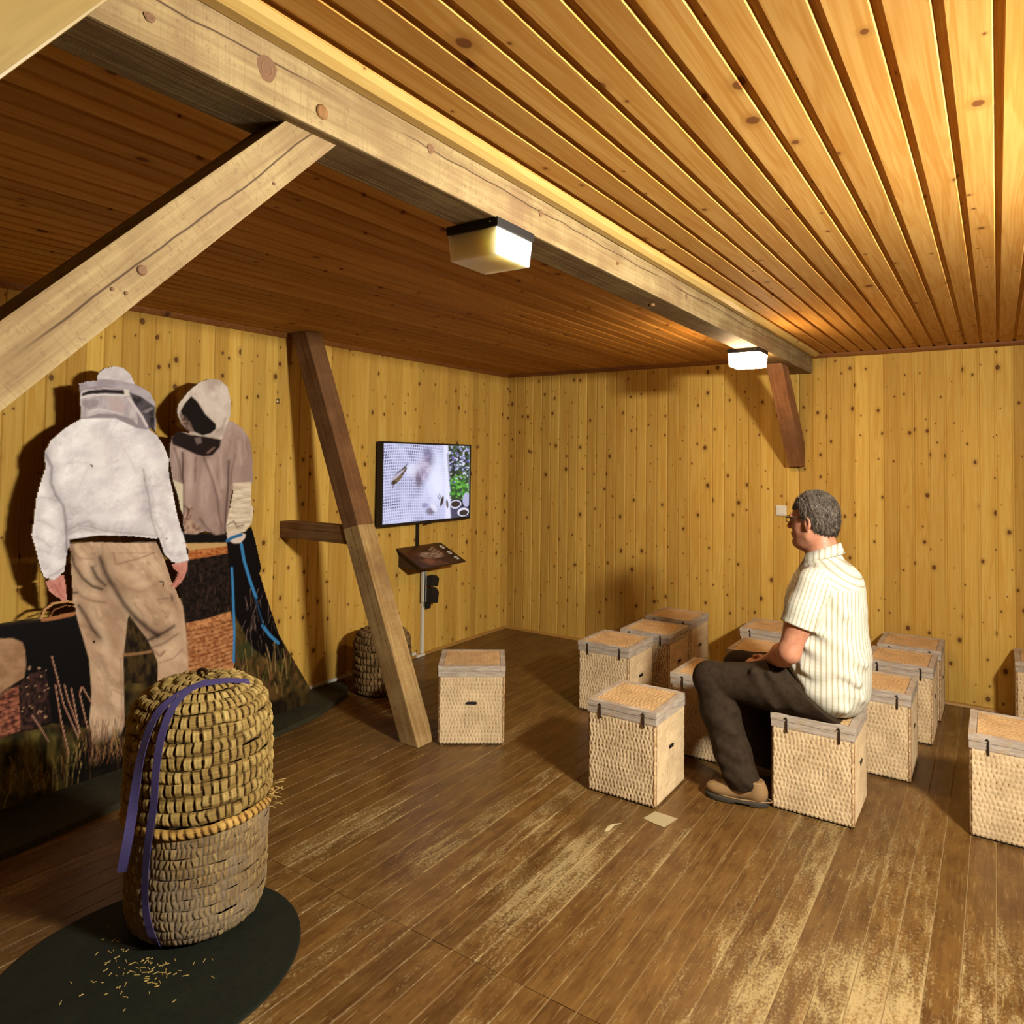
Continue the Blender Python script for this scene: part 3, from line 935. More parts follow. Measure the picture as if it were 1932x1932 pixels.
    for P, w, a in (((1240, 720), (1290, 850), (1320, 960), (1330, 1060)), 9, .55), (((1390, 740), (1385, 900), (1372, 1060), (1366, 1170)), 10, .8), (((1110, 690), (1112, 900), (1112, 1060)), 12, .85), (((1190, 720), (1185, 860)), 5, .5), (((1430, 700), (1408, 800), (1402, 880)), 5, .5), (((1060, 660), (1090, 760), (1105, 850)), 8, .6), (((1330, 1070), (1345, 1120), (1345, 1190)), 6, .5), (((1215, 1090), (1260, 1150), (1300, 1185)), 9, .55):
        cv.line(k1(*P), w / 3.22 * 2.2, (98, 70, 66), w / 3.22 * 3, a * .55); cv.line(k1(*P), w / 3.22 * .8, (70, 46, 44), 3, a)
    for P in (((1270, 740), (1310, 860), (1338, 960)), ((1340, 700), (1350, 900)), ((1160, 720), (1160, 900)), ((1450, 620), (1465, 760))):
        cv.line(k1(*P), 5, (200, 178, 168), 6, .5)
    cv.poly(k1((1045, 852), (1112, 880), (1112, 1065), (1095, 1040), (1080, 960)), (212, 198, 172), 2)
    cv.poly(k1((1112, 1090), (1150, 1005), (1175, 1030), (1155, 1090), (1230, 1150), (1195, 1180), (1120, 1178)), mottled((190, 158, 138), (130, 96, 84), 5, 5, 33), 2)
    cv.line(k1((1120, 1010), (1150, 1040), (1130, 1090)), 2.4, (80, 54, 50), 1.6, .8)
    SL = cloth((230, 214, 192), (200, 180, 156), (130, 106, 92), 18, 5, 35, .6)
    cv.poly(k1((1416, 872), (1530, 868), (1530, 1000), (1544, 1025), (1532, 1120), (1490, 1168), (1430, 1180), (1376, 1178), (1374, 1130), (1400, 1000), (1412, 940)), SL, 2)
    for i in range(9):
        y = 900 + i * 30; cv.line(k1((1405 - i * 3, y), (1450, y + 10), (1524, y - 4)), 1.3, (134, 110, 96), 1.6, .5)
    cv.line(k1((1380, 1130), (1420, 1105), (1440, 1140), (1480, 1130)), 2.5, (70, 46, 40), 2, .7)
    cv.poly(k1((1378, 1182), (1440, 1168), (1492, 1185), (1490, 1205), (1462, 1238), (1420, 1240), (1382, 1220)), (216, 196, 186), 2)
    cv.line(k1((1380, 1225), (1410, 1205), (1465, 1188)), 6, (40, 108, 160), 1.6, 1, True)
    # hood
    HD = cloth((216, 202, 192), (184, 166, 156), (140, 120, 112), 20, 24, 41, .5)
    cv.poly(k1((1072, 445), (1082, 392), (1140, 318), (1205, 262), (1270, 238), (1335, 243), (1385, 285), (1405, 375), (1402, 465), (1372, 545), (1335, 640), (1290, 620), (1150, 570), (1100, 520)), HD, 2)
    cv.poly(k1((1162, 345), (1200, 378), (1248, 455), (1312, 515), (1312, 545), (1280, 572), (1230, 585), (1175, 560), (1125, 500), (1095, 440), (1120, 392)), (38, 24, 22), 3, 1, False)
    cv.poly(k1((1090, 450), (1130, 470), (1160, 510), (1180, 560), (1140, 570), (1100, 520)), mottled((150, 126, 116), (90, 66, 60), 4, 4, 43), 3, 1, False)
    cv.poly(k1((1040, 600), (1085, 555), (1150, 580), (1240, 590), (1345, 610), (1335, 655), (1290, 706), (1235, 712), (1190, 700), (1120, 668), (1050, 640)), (52, 34, 32), 3)
    cv.poly(k1((1180, 600), (1220, 592), (1228, 630), (1195, 640)), (120, 100, 98), 3, .9, False)
    cv.line(k1((1262, 690), (1300, 660)), 4, (140, 110, 100), 3, .7)
    cv.line(k1((1320, 560), (1350, 540), (1370, 480)), 4, (150, 128, 118), 4, .6)
    # blue straps
    BLU = (58, 128, 186)
    cv.line(k1((1466, 1245), (1484, 1350), (1520, 1470), (1556, 1570)), 5.5, BLU, 1.4)
    cv.line(k1((1408, 1390), (1414, 1500), (1418, 1620), (1424, 1780), (1420, 1960)), 4.5, BLU, 1.4)
    cv.line(k1((1596, 1740), (1640, 1800), (1690, 1845)), 6, BLU, 1.4)
    cv.line(k1((1550, 1570), (1572, 1640), (1602, 1745)), 2.5, (40, 84, 128), 1.4)
    # --- left beekeeper
    TR = cloth((214, 182, 152), (184, 150, 122), (112, 80, 62), 26, 44, 51, .7, -.5)
    P1 = [(420, 1238), (560, 1228), (760, 1232), (950, 1222), (1000, 1330), (1045, 1470), (1075, 1530), (1112, 1625), (1132, 1800), (1140, 1960)]
    rt = k1(*P1) + k2((822, 250), (826, 440), (690, 440), (690, 345), (668, 290), (640, 238), (610, 200), (566, 140), (556, 180), (540, 330), (545, 620), (520, 700), (440, 770), (405, 700), (392, 600), (402, 480), (390, 330), (345, 180), (318, 75))
    cv.poly(rt, TR, 2)
    for P, w, a, c in (
            (((430, 1290), (450, 1370), (500, 1450), (560, 1500), (620, 1520)), 12, .9, (44, 30, 26)), (((610, 1330), (640, 1420), (700, 1520), (760, 1620), (830, 1700), (900, 1760), (960, 1800)), 22, .85, (58, 40, 34)),
            (((560, 1390), (590, 1450), (640, 1495)), 14, .85, (60, 42, 36)), (((480, 1620), (520, 1680), (560, 1760), (610, 1815)), 16, .85, (62, 44, 36)), (((490, 1560), (560, 1590), (640, 1600)), 7, .6, (110, 82, 66)),
            (((620, 1240), (622, 1330)), 5, .6, (150, 118, 94)), (((690, 1300), (706, 1368), (850, 1330), (940, 1298)), 4, .6, (120, 90, 72)), (((690, 1300), (940, 1298)), 3, .4, (140, 108, 86)),
            (((700, 1450), (760, 1510), (850, 1535), (950, 1490)), 8, .4, (140, 106, 84)), (((900, 1830), (1000, 1780), (1060, 1740)), 12, .8, (66, 46, 40)), (((900, 1880), (990, 1850), (1080, 1790)), 8, .6, (90, 66, 54)),
            (((960, 1580), (1050, 1570)), 4, .6, (120, 90, 74)), (((1044, 1550), (1046, 1590)), 4, .9, (50, 36, 32)), (((440, 1250), (448, 1300), (480, 1330), (560, 1335)), 5, .5, (126, 96, 78)),
            (((400, 1480), (420, 1540), (470, 1540)), 10, .8, (50, 34, 30))):
        cv.line(k1(*P), w / 3.22 * 3.2, c, w / 3.22 * 4, a * .5); cv.line(k1(*P), w / 3.22 * 1.1, c, w / 3.22 * 1.3, a)
    for P, w, a in ((((820, 1420), (850, 1460), (880, 1500)), 46, .45), (((540, 1640), (620, 1760), (660, 1900)), 40, .4), (((500, 1300), (540, 1400)), 22, .35), (((1050, 1640), (1090, 1760)), 22, .4)):
        cv.line(k1(*P), w / 3.22, (224, 194, 166), w / 3.22, a)
    for P, w, a in ((((450, 330), (470, 480), (480, 600)), 24, .35), (((700, 350), (760, 330), (800, 290)), 6, .5), (((640, 270), (700, 320), (720, 300)), 9, .8), (((530, 330), (535, 600)), 8, .5)):
        cv.line(k2(*P), w / 2.32, (128, 94, 74), w / 2.32, a)
    cv.poly(k2((560, 150), (600, 200), (640, 245), (690, 350), (690, 440), (545, 440), (541, 330), (556, 200)), mottled((34, 24, 16), (88, 66, 34), 7, 16, 55), 2, 1, False)
    cv.line(k2((540, 315), (600, 310), (660, 300)), 5, (160, 118, 78), 3, .8)
    cv.ell(412 / 2.3214, 1100 + 258 / 2.3214, 2.4, 2.4, 0, (40, 28, 24))
    cv.line(k1((970, 1470), (992, 1475), (992, 1500)), 2.5, (40, 26, 24), 1.5, .9)
    for P, w, a in ((((1000, 1400), (1060, 1560), (1100, 1750), (1120, 1900)), 40, .4), (((450, 1300), (470, 1420), (500, 1540), (540, 1700)), 46, .4), (((640, 1560), (700, 1680), (720, 1800), (700, 1900)), 60, .5), (((700, 1480), (800, 1545), (930, 1520)), 34, .35)):
        cv.line(k1(*P), w / 3.22, (140, 104, 82), w / 3.22 * 1.6, a)
    cv.poly([(150, 1400), (190, 1392), (236, 1375), (300, 1380), (300, 1425), (200, 1460), (130, 1485), (120, 1450)], (14, 7, 6), 26, .97, False)
    # hands
    SK = mottled((214, 150, 136), (196, 124, 112), 7, 9, 61)
    cv.poly(k1((272, 1470), (320, 1455), (390, 1425), (402, 1480), (408, 1540), (410, 1590), (375, 1588), (335, 1565), (295, 1535)), SK, 2)
    for P in (((330, 1490), (360, 1540), (400, 1585)), ((310, 1500), (340, 1550)), ((360, 1480), (390, 1540))):
        cv.line(k1(*P), 1.5, (140, 76, 66), 1.5, .7)
    cv.poly(k1((1040, 1365), (1140, 1348), (1138, 1400), (1118, 1450), (1085, 1500), (1066, 1515), (1050, 1505), (1034, 1500), (1066, 1455), (1078, 1420), (1056, 1400)), SK, 2)
    for P in (((1090, 1420), (1070, 1470), (1040, 1500)), ((1112, 1420), (1090, 1475), (1066, 1510))):
        cv.line(k1(*P), 1.5, (136, 72, 62), 1.5, .7)
    # jacket
    JK = cloth((250, 246, 250), (224, 217, 224), (160, 150, 162), 30, 26, 71, .55, .4)
    cv.poly(k1((488, 480), (560, 458), (700, 452), (800, 476), (830, 525), (905, 545), (955, 578), (1000, 650), (1026, 720), (1030, 830), (1052, 920), (1076, 1050), (1102, 1150), (1130, 1250), (1147, 1342), (1095, 1358), (1045, 1360), (995, 1305), (965, 1212), (950, 1216), (800, 1200), (600, 1196), (430, 1222), (412, 1290), (395, 1412), (330, 1462), (265, 1452), (240, 1390), (214, 1280), (188, 1190), (204, 1090), (214, 980), (240, 880), (272, 785), (268, 680), (310, 606), (400, 532)), JK, 2)
    cv.poly(k1((420, 1216), (600, 1192), (760, 1198), (950, 1214), (955, 1234), (760, 1238), (560, 1230), (425, 1244)), (36, 26, 28), 2.5, 1, False)
    W = (120, 106, 112)
    for P, w, a, c in (
            (((270, 690), (315, 775), (308, 870), (340, 950), (385, 1010), (398, 1100), (405, 1220), (404, 1290)), 13, .85, (84, 70, 78)), (((876, 850), (904, 960), (918, 1080), (940, 1150), (962, 1212)), 7, .7, W),
            (((870, 790), (880, 850)), 10, .7, W), (((400, 1165), (470, 1130), (560, 1140), (640, 1165), (800, 1180), (945, 1195)), 7, .55, W), (((430, 1180), (500, 1150), (570, 1170)), 5, .55, W),
            (((560, 1140), (545, 1105), (470, 1125)), 6, .45, W), (((740, 640), (790, 730), (830, 820)), 9, .35, (170, 158, 164)), (((650, 620), (640, 700), (655, 780)), 9, .25, (180, 168, 172)),
            (((380, 760), (470, 745), (545, 755), (500, 860), (470, 940)), 6, .3, (172, 160, 164)), (((640, 1000), (720, 980), (800, 1060)), 9, .25, (186, 176, 180)), (((360, 910), (420, 915)), 6, .35, (170, 158, 162)),
            (((250, 960), (300, 965), (340, 985)), 6, .5, (150, 138, 144)), (((225, 1100), (270, 1110), (330, 1150)), 6, .5, (150, 138, 144)), (((210, 1200), (260, 1220), (300, 1260)), 6, .5, (146, 132, 138)),
            (((300, 1440), (350, 1420), (395, 1380)), 8, .6, (130, 112, 114)), (((240, 1390), (300, 1395)), 6, .4, (150, 136, 140)), (((930, 1000), (980, 1010), (1020, 1040)), 5, .35, (164, 152, 156)), (((940, 1100), (990, 1180), (1000, 1260)), 7, .5, (150, 136, 140)),
            (((1010, 1290), (1060, 1320), (1130, 1300)), 6, .4, (150, 136, 140)), (((240, 1280), (300, 1300)), 6, .4, (150, 138, 142)), (((450, 1040), (540, 1060)), 6, .3, (170, 160, 164))):
        cv.line(k1(*P), w / 3.22 * 4.5, c, w / 3.22 * 6, a * .45); cv.line(k1(*P), w / 3.22 * .8, c, w / 3.22 * 1.4, a * .8)
    for P, w, a in ((((500, 560), (600, 640), (600, 800)), 70, .5), (((800, 900), (820, 1000)), 60, .4), (((320, 620), (330, 700)), 40, .4), (((960, 760), (990, 900), (1030, 1050)), 50, .4)):
        cv.line(k1(*P), w / 3.22, (246, 241, 238), w / 3.22, a)
    cv.ell(556 / 3.22, 640 + 768 / 3.22, 3.2, 1.4, .8, (70, 40, 36)); cv.ell(1012 / 3.22, 640 + 1212 / 3.22, 2, 1.4, 0, (110, 60, 50)); cv.ell(675 / 3.22, 640 + 467 / 3.22, 3, 1.3, 0, (50, 34, 34))
    for P, w, a in ((((880, 560), (960, 640), (1000, 760), (1020, 900)), 60, .35), (((300, 640), (330, 560), (420, 500)), 40, .3), (((240, 1000), (220, 1150), (250, 1350)), 40, .35), (((520, 1120), (700, 1150), (900, 1170)), 46, .4), (((430, 900), (440, 1060)), 50, .3), (((860, 900), (900, 1100)), 46, .3), (((1000, 1000), (1060, 1180), (1090, 1300)), 40, .25)):
        cv.line(k1(*P), w / 3.22, (158, 146, 152), w / 3.22 * 1.6, a)
    # veil, brim and dome of the hat
    cv.poly(k1((480, 290), (600, 270), (800, 290), (900, 340), (940, 420), (930, 545), (880, 548), (830, 540), (700, 480), (560, 480), (490, 486)), (150, 138, 146), 2)
    cv.poly(k1((486, 330), (500, 310), (640, 292), (760, 300), (800, 330), (830, 420), (836, 520), (800, 482), (700, 456), (600, 452), (540, 470), (488, 484)), mottled((206, 196, 202), (178, 166, 172), 10, 20, 81), 2)
    cv.poly(k1((500, 375), (560, 360), (600, 372), (590, 410), (540, 430), (500, 400)), (140, 126, 134), 5, .7, False)
    cv.poly(k1((650, 350), (720, 352), (760, 400), (750, 450), (680, 440)), (196, 172, 172), 5, .7, False)
    cv.line(k1((545, 440), (600, 425), (680, 440), (740, 455)), 2.5, (226, 218, 220), 2, .8)
    cv.poly(k1((785, 322), (860, 350), (948, 408), (946, 562), (905, 535), (862, 470), (815, 390)), mottled((62, 54, 60), (96, 88, 94), 12, 12, 83), 2)
    cv.poly(k1((860, 440), (925, 410), (935, 420), (890, 450)), (140, 130, 134), 2, .8, False)
    cv.line(k1((946, 400), (944, 480), (944, 560)), 3, (168, 160, 166), 1.5, 1, True)
    cv.line(k1((782, 360), (820, 410), (862, 470), (892, 528)), 5, (214, 204, 208), 1.5, 1, True)
    cv.poly(k1((474, 268), (530, 252), (600, 246), (720, 252), (830, 274), (912, 318), (950, 392), (946, 412), (860, 350), (780, 318), (690, 292), (580, 286), (500, 304), (480, 300)), mottled((186, 176, 186), (162, 150, 160), 16, 10, 85), 2)
    cv.poly(k1((498, 330), (540, 312), (640, 304), (756, 310), (756, 336), (640, 328), (540, 334), (500, 346)), (58, 48, 54), 1.5, 1, False)
    cv.line(k1((490, 356), (560, 340), (650, 336), (752, 342)), 3.6, (226, 218, 220), 1.4)
    cv.poly(k1((752, 300), (784, 308), (786, 346), (756, 344)), (222, 214, 206), 1.5, 1, False)
    cv.poly(k1((582, 246), (594, 206), (632, 174), (695, 159), (752, 172), (796, 210), (822, 266), (818, 278), (720, 258), (640, 248)), mottled((226, 218, 222), (204, 194, 200), 24, 18, 87), 2)
    cv.line(k1((590, 238), (640, 246), (730, 256), (816, 276)), 2, (150, 138, 146), 1.5, .7)
    # grass blades in front of boots and hives
    for i in range(420):
        x = R.uniform(-200, 560); t = (x - 0) / 586
        yb = 1524 - 226 * max(t, -.5) if x > -100 else 1550
        yb += R.uniform(-46, 4) - (0 if x < 240 else R.uniform(0, 30))
        if 235 < x < 290: continue
        h = R.uniform(14, 62); dx = R.uniform(-14, 14)
        c = R.choice([(150, 118, 62), (176, 146, 88), (96, 92, 44), (128, 72, 48), (70, 66, 30)])
        cv.line([(x, yb), (x + dx * .4, yb - h * .55), (x + dx, yb - h)], R.uniform(.9, 1.8), c, 1.1, R.uniform(.35, .9))
    for P in (((147, 1390), (120, 1330), (108, 1280), (97, 1238)), ((150, 1380), (128, 1320), (121, 1292)), ((150, 1385), (140, 1330), (134, 1298)), ((130, 1425), (115, 1360), (104, 1292)), ((165, 1375), (150, 1310), (153, 1296)),
              ((175, 1330), (160, 1305), (155, 1296)), ((92, 1400), (74, 1370), (60, 1350))):
        cv.line(P, 2.4, (150, 92, 74), 1.2, .95); cv.line([(a + 1, b) for a, b in P], 1.1, (206, 170, 140), 1, .8)
    for _ in range(90):
        x = R.uniform(165, 232); y = R.uniform(1350, 1420); cv.line([(x, y + 28), (x + R.uniform(-7, 7), y)], 1.2, R.choice([(150, 108, 76), (112, 70, 50), (92, 60, 36)]), 1, .6)


XC = 0.25                          # the cut-out stands this far in front of the left wall
step = 0.0052
ys = np.arange(-5.12, -2.55, step); zs = np.arange(0.031, 2.13, step)
yy, zz = np.meshgrid(ys, zs)
Pw = np.stack([np.full(yy.size, XC), yy.ravel(), zz.ravel()], 1) - np.array(CAM)
dr, du, df = Pw @ np.array(_r), Pw @ np.array(_u), Pw @ np.array(_f)
cv = Canvas(CX + CF * dr / df, CY - CF * du / df)
beekeeper_print(cv)
# clip the foot of the print to the platform it stands on
keep = (cv.m > 0.5).reshape(yy.shape)
for j in range(keep.shape[1]):      # the print reaches down to the platform everywhere
    col_ = np.nonzero(keep[:, j])[0]
    if len(col_) and col_[0] > 0 and col_[0] < 60 and ys[j] < -2.62:
        cv.c.reshape(yy.shape + (3,))[:col_[0], j] = cv.c.reshape(yy.shape + (3,))[col_[0], j]
        keep[:col_[0], j] = True
cell = keep[:-1, :-1] & keep[1:, :-1] & keep[:-1, 1:] & keep[1:, 1:]
nY = yy.shape[1]
jj, ii = np.nonzero(cell)
a = jj * nY + ii
Qf = np.stack([a, a + 1, a + 1 + nY, a + nY], 1)
used = np.unique(Qf); remap = -np.ones(yy.size, int); remap[used] = np.arange(len(used))
Qf = remap[Qf]; nv = len(used)
TH = 0.012
Vf = np.stack([np.full(nv, XC), yy.ravel()[used], zz.ravel()[used]], 1)
Vb = Vf.copy(); Vb[:, 0] -= TH
E = np.concatenate([Qf[:, [0, 1]], Qf[:, [1, 2]], Qf[:, [2, 3]], Qf[:, [3, 0]]])
key = np.sort(E, 1); key = key[:, 0] * 10 ** 7 + key[:, 1]
u_, idx, cnt = np.unique(key, return_index=True, return_counts=True)
be = E[idx[cnt == 1]]
Qs = np.stack([be[:, 1], be[:, 0], be[:, 0] + nv, be[:, 1] + nv], 1)
Qall = np.concatenate([Qf, Qf[:, ::-1] + nv, Qs])
cut_me = np_mesh('photo_cutout', np.concatenate([Vf, Vb]), Qall, smooth=False)
cc_ = cv.c[used]
lum = cc_ @ np.array([.3, .6, .1])
cc_ = cc_ * np.clip(lum * 5 + .30, 0, 1)[:, None]      # ink blacks
set_col(cut_me, np.concatenate([cc_, np.tile(np.array([[.35, .25, .15]]), (nv, 1))]))
M['print'] = print_mat('photographic print on board', 0.6, 0.08, gain=1.0)
cu = link('photo_cutout', cut_me, M['print'])
tag(cu, 'life-size printed cut-out of two beekeepers in pale jackets and veils among straw hives', 'display board')
# platform under the cut-out


def turf(name, c1, c2):
    g = G(name, 0.75, 0.25)
    tc = g.n('TexCoord').outputs['Object']
    a = g.noise(g.vec('MULTIPLY', tc, (40, 40, 40)), 1.0, 4, 0.7, 1.5)
    b = g.noise(tc, 7, 3, 0.6)
    f = g.math('ADD', g.math('MULTIPLY', a, 0.7), g.math('MULTIPLY', b, 0.4))
    c = g.ramp(f, [(0.35, c1), (0.75, c2)])
    g.bump(a, 0.2, 0.002)
    return g.col(c)


M['turf'] = turf('dark printed grass', (0.010, 0.010, 0.005), (0.050, 0.042, 0.018))
M['turf_edge'] = plain('green edge of board', (0.045, 0.055, 0.030), 0.6)
out = [(0.10, -2.205), (0.19, -2.235), (0.29, -2.335), (0.433, -2.716), (0.493, -3.096), (0.57, -3.6), (0.609, -4.042), (0.644, -4.35), (0.66, -4.6), (0.655, -5.0), (0.62, -5.25), (0.03, -5.25), (0.03, -2.205)]
pm = prism('display_platform', out, 2, 0.0005, 0.030, 0.003)
pf = link('display_platform', pm, M['turf'])
tag(pf, 'low dark green platform with curved edge under the beekeeper cut-out', 'platform')

# ------------------------------------------------------------------ straw hives (coiled skeps)
def skep_mat(name, hi, mid, lo, clay=None):
    g = G(name, 0.85, 0.12)
    h = g.n('Attribute', attribute_name='h').outputs['Fac']
    tc = g.n('TexCoord').outputs['Object']
    straw = g.noise(g.vec('MULTIPLY', tc, (12, 12, 420)), 1.0, 3, 0.6)
    nz = g.noise(tc, 60, 4, 0.7)
    pat = g.noise(tc, 7, 3, 0.6)
    f = g.math('ADD', h, g.math('ADD', g.math('MULTIPLY', g.math('SUBTRACT', straw, 0.5), 0.95), g.math('MULTIPLY', g.math('SUBTRACT', nz, 0.5), 0.3)))
    c = g.ramp(f, [(0.10, lo), (0.42, mid), (0.9, hi)])
    c = g.mix(1.0, c, g.mix(g.step(pat, 0.3, 0.7), (0.72, 0.68, 0.62), (1.1, 1.08, 1.0)), 'MULTIPLY')
    if clay:
        cm_ = g.step(g.math('ADD', g.noise(tc, 5, 4, 0.6), g.math('MULTIPLY', g.math('SUBTRACT', 0.45, h), 0.45)), 0.40, 0.58)
        c = g.mix(g.math('MULTIPLY', cm_, 0.8), c, clay)
    g.bump(g.math('ADD', straw, nz), 0.5, 0.003)
    return g.col(c)


M['straw'] = skep_mat('golden straw coils', (0.52, 0.385, 0.15), (0.30, 0.195, 0.06), (0.035, 0.014, 0.004))
M['straw_old'] = skep_mat('grey straw smeared with clay', (0.42, 0.31, 0.15), (0.24, 0.155, 0.07), (0.05, 0.025, 0.010), (0.25, 0.185, 0.12))
M['straw_dark'] = skep_mat('dark old straw', (0.30, 0.20, 0.09), (0.18, 0.10, 0.04), (0.03, 0.012, 0.005))
M['cane'] = skep_mat('pale cane binding', (0.68, 0.47, 0.17), (0.50, 0.29, 0.075), (0.10, 0.04, 0.01))


M['loose'] = plain('loose straw', (0.55, 0.38, 0.12), 0.7, 0.2)


class Prof:
    """outline (r, z) of a skep, sampled by arc length"""
    def __init__(s, pts):
        P = np.array(pts, float)
        t = np.linspace(0, len(P) - 1, 400); k = np.clip(t.astype(int), 0, len(P) - 2); f = (t - k)[:, None]
        p0 = P[np.clip(k - 1, 0, None)]; p1 = P[k]; p2 = P[k + 1]; p3 = P[np.clip(k + 2, None, len(P) - 1)]
        s.p = .5 * (2 * p1 + (p2 - p0) * f + (2 * p0 - 5 * p1 + 4 * p2 - p3) * f ** 2 + (3 * p1 - p0 - 3 * p2 + p3) * f ** 3)
        d = np.hypot(*np.diff(s.p, axis=0).T); s.s = np.concatenate([[0], np.cumsum(d)]); s.L = s.s[-1]

    def __call__(s, q):
        r = np.interp(q, s.s, s.p[:, 0]); z = np.interp(q, s.s, s.p[:, 1]); e = 0.004
        dr = np.interp(q + e, s.s, s.p[:, 0]) - np.interp(q - e, s.s, s.p[:, 0]); dz = np.interp(q + e, s.s, s.p[:, 1]) - np.interp(q - e, s.s, s.p[:, 1])
        n = np.hypot(dr, dz) + 1e-9
        return r, z, dz / n, -dr / n


def coil(name, prof, s0, s1, n_st, k, m, parent, amp=0.010, bulge=0.010, nu=300, nv=12, seed=1, slant=0.0, open_=0.13, rowd=0.6, jv=0.5, pj=0.45):
    u = np.linspace(0, 1, nu, endpoint=False); v = np.linspace(0, 1, nv)
    uu, vv = np.meshgrid(u, v)
    # every stitch keeps its own offset, width and height
    vv0 = vv
    wav = .22 * (vnoise(uu * n_st * .45, vv * 0 + k * 1.7, seed + 30) - .5)
    ph = uu * n_st + (0.5 * (k % 2) + .31 * math.sin(k * 2.7)) + slant * vv + pj * (vnoise(uu * n_st * .7, vv * 1.5 + k * 7.3, seed) - .5)
    st = np.floor(ph) % n_st; fu = ph - np.floor(ph)
    jit = vnoise(st * 1.37 + .5, st * 0 + k * 3.1 + .5, seed + 3); jit2 = vnoise(st * 2.11 + .5, st * 0 + k * 5.7 + .5, seed + 4)
    vs = np.clip(vv + jv * (jit2 - .5), 0, 1)
    prong = np.clip(1 - np.abs(fu - 0.22) / 0.13, 0, 1) ** .7 * (.3 + jit) * np.clip(1.3 - np.abs(vs - .5) / .42, 0, 1)   # the cane standing proud
    slit = np.exp(-(np.minimum(fu, 1 - fu) / open_) ** 2) * np.clip(1.25 - np.abs(vs - .5) / .5, 0, 1)   # dark gap between stitches
    row = 1 - rowd * np.exp(-(np.minimum(vs, 1 - vs) / .11) ** 2) * (.2 + 1.1 * jit)
    h = np.clip((.58 + .45 * (jit - .5)) * row + .36 * prong - slit * (.5 + .5 * jit2), 0, 1.2)
    r, z, nr, nz = prof(s0 + (s1 - s0) * (vv + wav))
    d = bulge * (np.sin(PI * vv) - .6) + amp * (h - .6)
    rr = np.maximum(r + nr * d, 0.002); zz = z + nz * d
    V = np.stack([rr * np.cos(2 * PI * uu), rr * np.sin(2 * PI * uu), zz], -1).reshape(-1, 3)
    i = (np.arange(nv - 1)[:, None] * nu + np.arange(nu)[None, :]); j = (np.arange(nv - 1)[:, None] * nu + (np.arange(nu)[None, :] + 1) % nu)
    Q = np.stack([i, j, j + nu, i + nu], -1).reshape(-1, 4)
    me = np_mesh(name, V, Q); set_f(me, h.ravel(), 'h')
    return link('coil', me, m, parent)


def ray_surface(px, py, c, prof, off):
    d = (_r * ((px - CX) / CF) - _u * ((py - CY) / CF) + _f).normalized()
    t0 = (Vector((c[0], c[1], CAM.z)) - CAM).length - 0.6
    zs_, rs_ = prof.p[:, 1], prof.p[:, 0]
    for t in np.arange(t0, t0 + 1.8, 0.003):
        p = CAM + d * t
        if zs_.min() < p.z < zs_.max() + off:
            r = np.interp(p.z, zs_, rs_) + off
            if math.hypot(p.x - c[0], p.y - c[1]) < r:
                return p
    s = Vector((c[0], c[1], 0)) - CAM; s.z = 0; s.normalize()
    t = (Vector((c[0], c[1], 0)) - CAM).dot(s) / d.dot(s)
    return CAM + d * t


def ribbon(name, pts, c, w, m, parent, th=0.002, face=None, f0=0.0, f1=1.0):
    """flat strap with thickness lying on a round body with axis at c"""
    P = [Vector(p) for p in pts]
    # resample with a smooth curve
    Q = []
    for i in range(len(P) - 1):
        p0, p1, p2, p3 = P[max(i - 1, 0)], P[i], P[i + 1], P[min(i + 2, len(P) - 1)]
        for j in range(8):
            f = j / 8
            Q.append(.5 * (2 * p1 + (p2 - p0) * f + (2 * p0 - 5 * p1 + 4 * p2 - p3) * f * f + (3 * p1 - p0 - 3 * p2 + p3) * f ** 3))
    Q.append(P[-1]); V = []; F = []
    for i, p in enumerate(Q):
        t = (Q[min(i + 1, len(Q) - 1)] - Q[max(i - 1, 0)]).normalized()
        o = Vector((p.x - c[0], p.y - c[1], max(0.0, p.z - 0.62) * 1.4)).normalized()
        if face:
            fb = min(1.0, max(0.0, (i / (len(Q) - 1) - f0) / (f1 - f0))); o = (o * (1 - fb) + face * fb).normalized()
        b = t.cross(o).normalized(); o = b.cross(t)
        V += [p - b * w / 2, p + b * w / 2, p + b * w / 2 + o * th, p - b * w / 2 + o * th]
        if i:
            a = 4 * i
            for k in range(4):
                F.append((a - 4 + k, a - 4 + (k + 1) % 4, a + (k + 1) % 4, a + k))
    F.append((3, 2, 1, 0)); n = len(V); F.append((n - 4, n - 3, n - 2, n - 1))
    me = mesh(name, V, F)
    bm = bmesh.new(); bm.from_mesh(me); bmesh.ops.recalc_face_normals(bm, faces=bm.faces); bm.to_mesh(me); bm.free()
    o_ = link('strap', me, m, parent)
    if parent: o_.location = -parent.location
    return o_


HC = (1.616, -4.296)
HZ = 0.014
hv = empty('straw_hive', (HC[0], HC[1], HZ))
tag(hv, 'large straw skep hive in two halves with purple straps, on the dark round mat', 'beehive')
low = Prof([(0.175, 0.0), (0.212, 0.022), (0.232, 0.075), (0.236, 0.15), (0.236, 0.24), (0.240, 0.32), (0.241, 0.378)])
upp = Prof([(0.242, 0.375), (0.247, 0.42), (0.246, 0.52), (0.244, 0.62), (0.238, 0.70), (0.216, 0.768), (0.168, 0.810), (0.10, 0.832), (0.03, 0.838), (0.008, 0.838)])
lo = empty('lower_basket'); lo.parent = hv
up = empty('upper_basket'); up.parent = hv
nl = 12
for k in range(nl):
    coil('lower_coil', low, low.L * k / nl, low.L * (k + 1) / nl, 88, k, M['straw_old'], lo, 0.007, 0.0015, 528, 9, 5, 0, open_=.17, rowd=.3, jv=.8, pj=.9)
